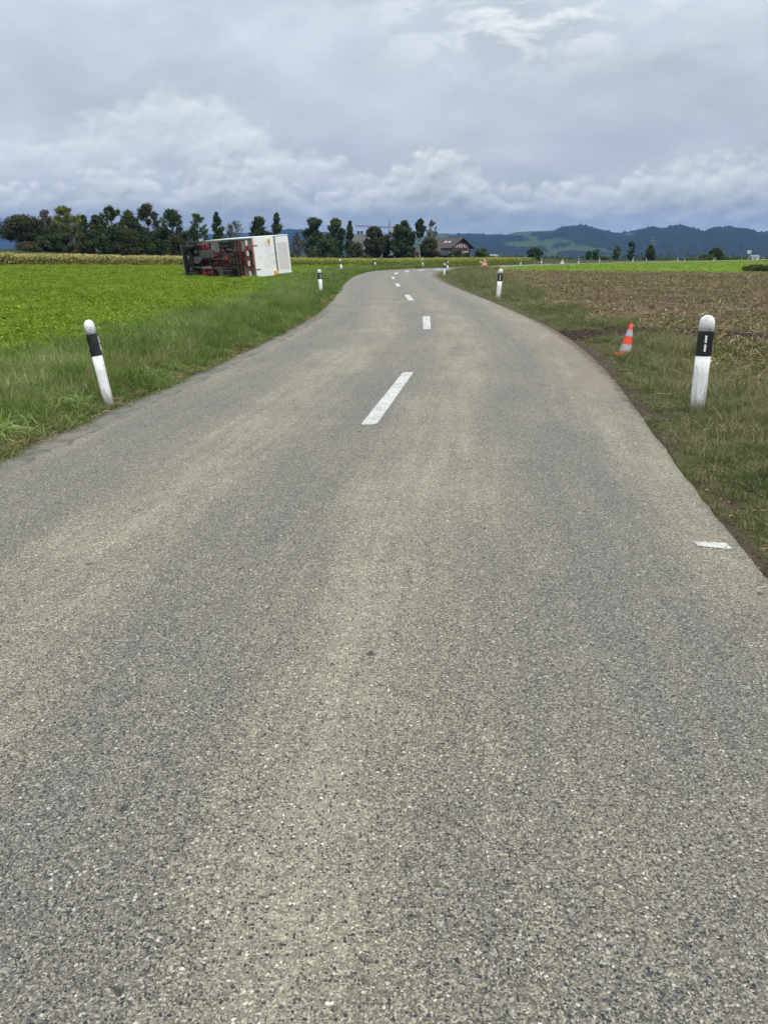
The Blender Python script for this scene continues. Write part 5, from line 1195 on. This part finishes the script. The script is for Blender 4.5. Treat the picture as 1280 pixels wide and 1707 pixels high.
        lm = part(MB().box(bx0-.13, bx0-.06, sy*1.08-.09, sy*1.08+.09, .66, .78), 'tail_light', M_RW)
    part(MB().box(-1.10, -.98, -.95, .95, 1.2, 1.9), 'air_intake', M_K)
    # place it: left side to the sky, underside and tail turned to the road
    a = R(47); r_ = R(5)
    f = Vector((-math.cos(a), math.sin(a), 0)); u = Vector((math.sin(a), math.cos(a), 0)); Zv = Vector((0, 0, 1))
    up_ = Zv*math.cos(r_)-u*math.sin(r_); uz = u*math.cos(r_)+Zv*math.sin(r_)
    pit = R(-1.2); f2 = f*math.cos(pit)+up_*math.sin(pit); up2 = up_*math.cos(pit)-f*math.sin(pit)
    Mx = Matrix((f2, up2, uz)).transposed()
    Mx = Mx*.975; anc = Mx @ Vector((bx0-.1, -1.24, .58)); x, y = at(427, 467.5, .0)
    lowz = 0
    loc = Vector((x, y, 0.0))-anc
    mz_ = 1e9
    for c_ in e.children:
        for v in c_.data.vertices: 
            if c_.name.startswith(('side_panel', 'cargo', 'tail', 'cab')): mz_ = min(mz_, (Mx @ v.co).z+loc.z)
    loc.z -= mz_-.04
    e.rotation_euler = Mx.to_euler(); e.scale = (.975, .975, .975); e.location = loc
    return e
lorry()

# ------------------------------------------------------------------ farm buildings
M_ROOF = simple('roof_brown_tiles', (.060, .045, .042), .8, var=.2, scale=1.5); M_TIM = simple('timber_red_brown', (.085, .030, .022), .75, var=.25, scale=2)
M_WIN = simple('window_white_frames', (.62, .63, .65), .5, var=.05); M_PANE = simple('window_panes', (.05, .06, .07), .1, var=.2, spec=.7); M_PLA = simple('plaster_tan', (.30, .22, .15), .85, var=.15, scale=1)
M_CON = simple('concrete_grey', (.22, .225, .22), .85, var=.15, scale=.8, dirt=(.13, .13, .12), dirt_amt=.4); M_COND = simple('building_dark_cladding', (.05, .045, .042), .8); M_DW = simple('downpipe', (.40, .38, .36), .5)
M_BAL = simple('balcony_grey_boards', (.12, .12, .125), .8)
def chalet():
    Y = 275.0; g = 0.0
    k = (Y*math.cos(PITCH)+CAM_H*math.sin(PITCH))/FPX      # metres per pixel there
    xg, _, _ = atY(767.5, 430, Y); e = empty('chalet', (xg, Y, 0), 0); tag(e, 'brown timber chalet with wide gabled roof and white windows beyond the bend', 'house')
    # local: x along ridge to the left is negative, gable faces +x, turned towards the camera
    rot = R(-52); e.rotation_euler = (0, 0, rot); e.scale = (.86, .86, .85)
    Wd, Ln, He, Hr = 10.4, 15.0, 4.7, 7.9
    # walls of separate faces: gable end at x = 0, ridge runs to x = -Ln
    part = lambda mb, nm, mt, par=e, **kw: mb.build(nm, mt, par, **kw)
    part(MB().prism([(-Wd/2, 0), (Wd/2, 0), (Wd/2, He), (0, Hr-.1), (-Wd/2, He)], 'x', -.3, 0), 'gable_wall', M_TIM)
    part(MB().prism([(-Wd/2, 0), (Wd/2, 0), (Wd/2, He), (0, Hr-.1), (-Wd/2, He)], 'x', -Ln, -Ln+.3), 'gable_wall', M_TIM)
    for sy in (-1, 1): part(MB().box(-Ln+.3, -.3, sy*(Wd/2-.15)-.15, sy*(Wd/2-.15)+.15, 0, He), 'side_wall', M_TIM)
    sl = (Hr-He)/(Wd/2)
    for sy in (-1, 1):
        ov = 1.1; mb = MB(); y0, z0, y1, z1 = 0, Hr+.02, sy*(Wd/2+ov), He-sl*ov
        mb.prism([(y0, z0), (y1, z1), (y1, z1+.28), (y0, z0+.30)], 'x', -Ln-.8, 1.3); r_ = part(mb, 'roof', M_ROOF)
        if sy < 0:
            for xx in (-4.2, -6.4):
                mb = MB(); a, b = -2.2, -3.2; mb.prism([(a, Hr+a*sl*1+.34), (b, Hr+b*sl+.34), (b, Hr+b*sl+.42), (a, Hr+a*sl+.42)], 'x', xx, xx+.9); part(mb, 'skylight', M_WIN, r_)
    def win(y, z, w_, h_, x0=0.0):
        f = part(MB().box(x0-.02, x0+.07, y-w_/2, y+w_/2, z, z+h_), 'window', M_WIN); part(MB().box(x0+.071, x0+.085, y-w_/2+.5, y+w_/2-.5, z+.12, z+h_-.12), 'pane', M_PANE, f)
    for y in (-2.6, -.2, 2.3): win(y, 4.5, 1.7, 1.25)
    for y in (.9, 3.0): win(y, 1.9, 1.6, 1.2)
    def swin(x, z, w_, h_):
        f = part(MB().box(x-w_/2, x+w_/2, -Wd/2-.07, -Wd/2+.02, z, z+h_), 'window', M_WIN); part(MB().box(x-w_/2+.5, x+w_/2-.5, -Wd/2-.085, -Wd/2-.071, z+.12, z+h_-.12), 'pane', M_PANE, f)
    for x in (-1.8, -4.4, -7.2): swin(x, 2.2, 1.8, 1.4)
    part(MB().box(-9, -1.0, -Wd/2-1.3, -Wd/2-.1, 1.5, 1.65).box(-9, -1.0, -Wd/2-1.3, -Wd/2-1.22, 1.65, 2.45), 'balcony', M_BAL)
    part(MB().tube([(.12, 3.9, 0), (.12, 3.9, 5.2)], .08, 8), 'downpipe', M_DW)
    part(MB().box(-8.5, -7.7, .8, 1.6, Hr-1.2, Hr+.9), 'chimney', M_COND)
chalet()
def barn():
    x, _, _ = atY(708, 430, 262); e = empty('farm_annex', (x, 262, 0)); tag(e, 'low tan farm building with brown roof half hidden left of the chalet', 'building')
    MB().box(-5.2, 4.2, -3, 3, -.2, 2.2).build('wall', M_PLA, e)
    MB().prism([(-3.6, 2.15), (3.6, 2.15), (3.6, 2.35), (0, 3.6), (-3.6, 2.35)], 'x', -5.6, 5.0).build('roof', M_ROOF, e)
    for xx in (-3.0, -.6, 2.4): MB().box(xx, xx+1.0, -3.05, -2.98, .7, 1.7).build('window', M_PANE, e)
    MB().box(.9, 1.9, -3.05, -2.98, -.2, 1.8).build('door', M_TIM, e)
barn()
def block():
    Y = 300; x0, _, zt_ = atY(587, 390, Y); x1 = atY(609, 390, Y)[0]; x2 = atY(664, 392, Y)[0]; zt2 = atY(660, 393, Y)[2]
    e = empty('concrete_building', (x0, Y, 0)); tag(e, 'grey concrete panel building with dark flat roof parts behind the olive tree', 'building')
    W1 = x1-x0; W2 = x2-x0
    MB().box(0.02, W1-.02, .2, 12, 0, zt_-.1).build('core_wall', M_CON, e)
    nx, nz = 3, 4
    for i in range(nx):
        for j in range(nz):
            MB().box(i*W1/nx+.03, (i+1)*W1/nx-.03, 0, .19, j*zt_/nz+.03, (j+1)*zt_/nz-.03).build('panel', M_CON, e, bevel=.01)
    MB().box(W1+.01, W2, 1.5, 12, 0, zt2-.3).build('rear_wing', M_CON, e); MB().box(W1+.01, W2+.2, 1.3, 12.2, zt2-.29, zt2+.15).build('parapet', M_COND, e)
    for xx in (W2-2.2, W2-6.5, W2-10): MB().box(xx, xx+1.4, 1.38, 1.49, zt2-2.0, zt2-.7).build('window', M_PANE, e)
    for px in (597, 602.5): 
        xc = atY(px, 386, Y)[0]-x0; MB().box(xc-.45, xc+.45, 3, 4, zt_-.09, zt_+1.1).build('chimney', M_COND, e)
    xc = atY(650, 388, Y)[0]-x0; MB().box(xc-.6, xc+.6, 3, 4.2, zt2+.16, zt2+1.5).build('chimney', M_COND, e)
block()
def crane():
    Y = 320; xb, _, zt_ = atY(649, 368, Y); e = empty('tower_crane', (xb, Y, 0)); tag(e, 'thin tower crane whose long jib runs above the concrete building', 'crane')
    xl, _, zl = atY(592, 376.5, Y); xr, _, zr = atY(668, 380, Y)
    M_C = simple('crane_steel', (.10, .105, .12), .5); zj0, zj1 = zl, zr
    def lattice(a, b, w_, n, nm):
        a = Vector(a); b = Vector(b); mb = MB(); t = (b-a).normalized(); s1_ = t.cross(Vector((0, 1, 0))).normalized()*w_/2; s2_ = Vector((0, 1, 0))*w_/2
        cs = [s1_+s2_, s1_-s2_, -s1_-s2_, -s1_+s2_]
        for c in cs: mb.tube([a+c, b+c], .06, 4)
        for i in range(n):
            p0 = a.lerp(b, i/n); p1 = a.lerp(b, (i+1)/n)
            for k in range(4): mb.tube([p0+cs[k], p1+cs[(k+1) % 4]], .035, 3, False)
        mb.build(nm, M_C, e)
    zm = zl+(zr-zl)*(xb-xl)/(xr-xl)
    lattice((0, 0, 0), (0, 0, zm-.4), .8, 14, 'mast'); lattice((xl-xb, 0, zj0), (0, 0, zm), .42, 26, 'jib'); lattice((0, 0, zm), (xr-xb, 0, zj1), .42, 8, 'counter_jib')
    lattice((0, 0, zm+.3), (0, 0, zt_), .35, 5, 'tower_head'); MB().box(xr-xb-1.6, xr-xb, -.5, .5, zj1-1.3, zj1-.3).build('counterweight', M_CON, e); MB().box(.5, 1.6, -.6, .6, zm-2.2, zm-.5).build('cabin', M_SWH, e)
    for f in (.05, .3, .62): xx = (xl-xb)*(1-f); MB().tube([(xx, 0, zj0-.2), (xx, 0, zj0-3.2)], .025, 4).build('hoist_rope', M_C, e)
crane()
def pylon():
    Y = 900; x, _, zt_ = atY(1089, 393, Y); zb_ = float(fall(np.array([x]), np.array([Y]))[0]); zt_ -= zb_; e = empty('power_pylon', (x, Y, zb_)); tag(e, 'faint lattice power pylon rising behind the egg-shaped tree', 'pylon'); M_C = simple('pylon_steel', (.20, .21, .22), .5)
    mb = MB(); b = 2.6
    for sx in (-1, 1):
        for sy in (-1, 1): mb.tube([(sx*b, sy*b, 0), (sx*.5, sy*.5, zt_*.8), (0, 0, zt_)], [.14, .10, .06], 4)
    for i in range(9):
        t0, t1 = i/9, (i+1)/9; w0 = b+(.5-b)*t0; w1 = b+(.5-b)*t1; z0, z1 = zt_*.8*t0, zt_*.8*t1
        for s_ in (-1, 1): mb.tube([(-s_*w0, -w0, z0), (s_*w1, -w1, z1)], .06, 3); mb.tube([(-s_*w0, w0, z0), (s_*w1, w1, z1)], .06, 3)
    mb.build('lattice_tower', M_C, e)
    for z, w_ in ((zt_*.66, 4.2), (zt_*.80, 5.0), (zt_*.93, 3.2)): MB().tube([(-w_, 0, z), (0, 0, z+.7), (w_, 0, z)], [.06, .16, .06], 4).tube([(-w_, 0, z), (w_, 0, z)], .09, 4).build('cross_arm', M_C, e)
pylon()
def roadsign():
    Y = 262; x, _, zt_ = atY(1248.5, 417.5, Y); zb = atY(1248, 422.5, Y)[2]; e = empty('road_sign', (x, Y, 0)); tag(e, 'white panel sign on a tall post beyond the meadow near the right edge', 'sign')
    MB().tube([(0, 0, -1.2), (0, 0, zb)], .09, 8).build('sign_post', M_MET, e); MB().box(-.62, .62, -.04, .04, zb, zt_).build('sign_panel', M_WIN, e, bevel=.01); MB().box(-.25, .45, -.052, -.041, zb+.3, zt_-.2).build('sign_field', simple('sign_blue', (.25, .33, .5), .5), e)
roadsign()
def sheds():
    for i, (px, w_, h_, lab) in enumerate([(1256, 4, 2.4, 'low white shed far behind the white sign'), (822, 3.5, 2.2, 'tiny pale shed far off right of the ragged bush')]):
        x = atY(px, 430, 420)[0]; e = empty('shed', (x, 420, float(fall(np.array([x]), np.array([420.]))[0]))); tag(e, lab, 'shed'); MB().box(-w_/2, w_/2, -2, 2, 0, h_).build('wall', M_WIN, e)
        MB().prism([(-2.3, h_+.01), (2.3, h_+.01), (0, h_+.9)], 'x', -w_/2-.2, w_/2+.2).build('roof', M_CON, e); MB().box(-1, 0, -2.05, -1.98, 0, h_*.8).build('door', M_COND, e)
sheds()
# small roadside plants in the meadow: one dark clump left of the near right post
tree(1170, 453, 5, 78, 'bush', 'dark', 'single small dark weed clump at the front edge of the bright meadow', dens=.2, name='bush', cat='bush')

# ------------------------------------------------------------------ air
def haze():
    bx = 9900.0
    o = MB().box(-bx, bx, -bx, bx, -110.0, 420.0).build('haze', None); o.data.materials.clear()
    m = bpy.data.materials.new('haze_air'); m.use_nodes = True; t = NT(m.node_tree)
    v = t.n('ShaderNodeVolumePrincipled'); v.inputs['Color'].default_value = (.16, .40, 1.0, 1); v.inputs['Density'].default_value = HAZE_D; v.inputs['Anisotropy'].default_value = 0.0
    out = t.n('ShaderNodeOutputMaterial'); t.t.links.new(v.outputs[0], out.inputs['Volume']); o.data.materials.append(m); o['kind'] = 'stuff'
HAZE_D = .75e-4
haze()
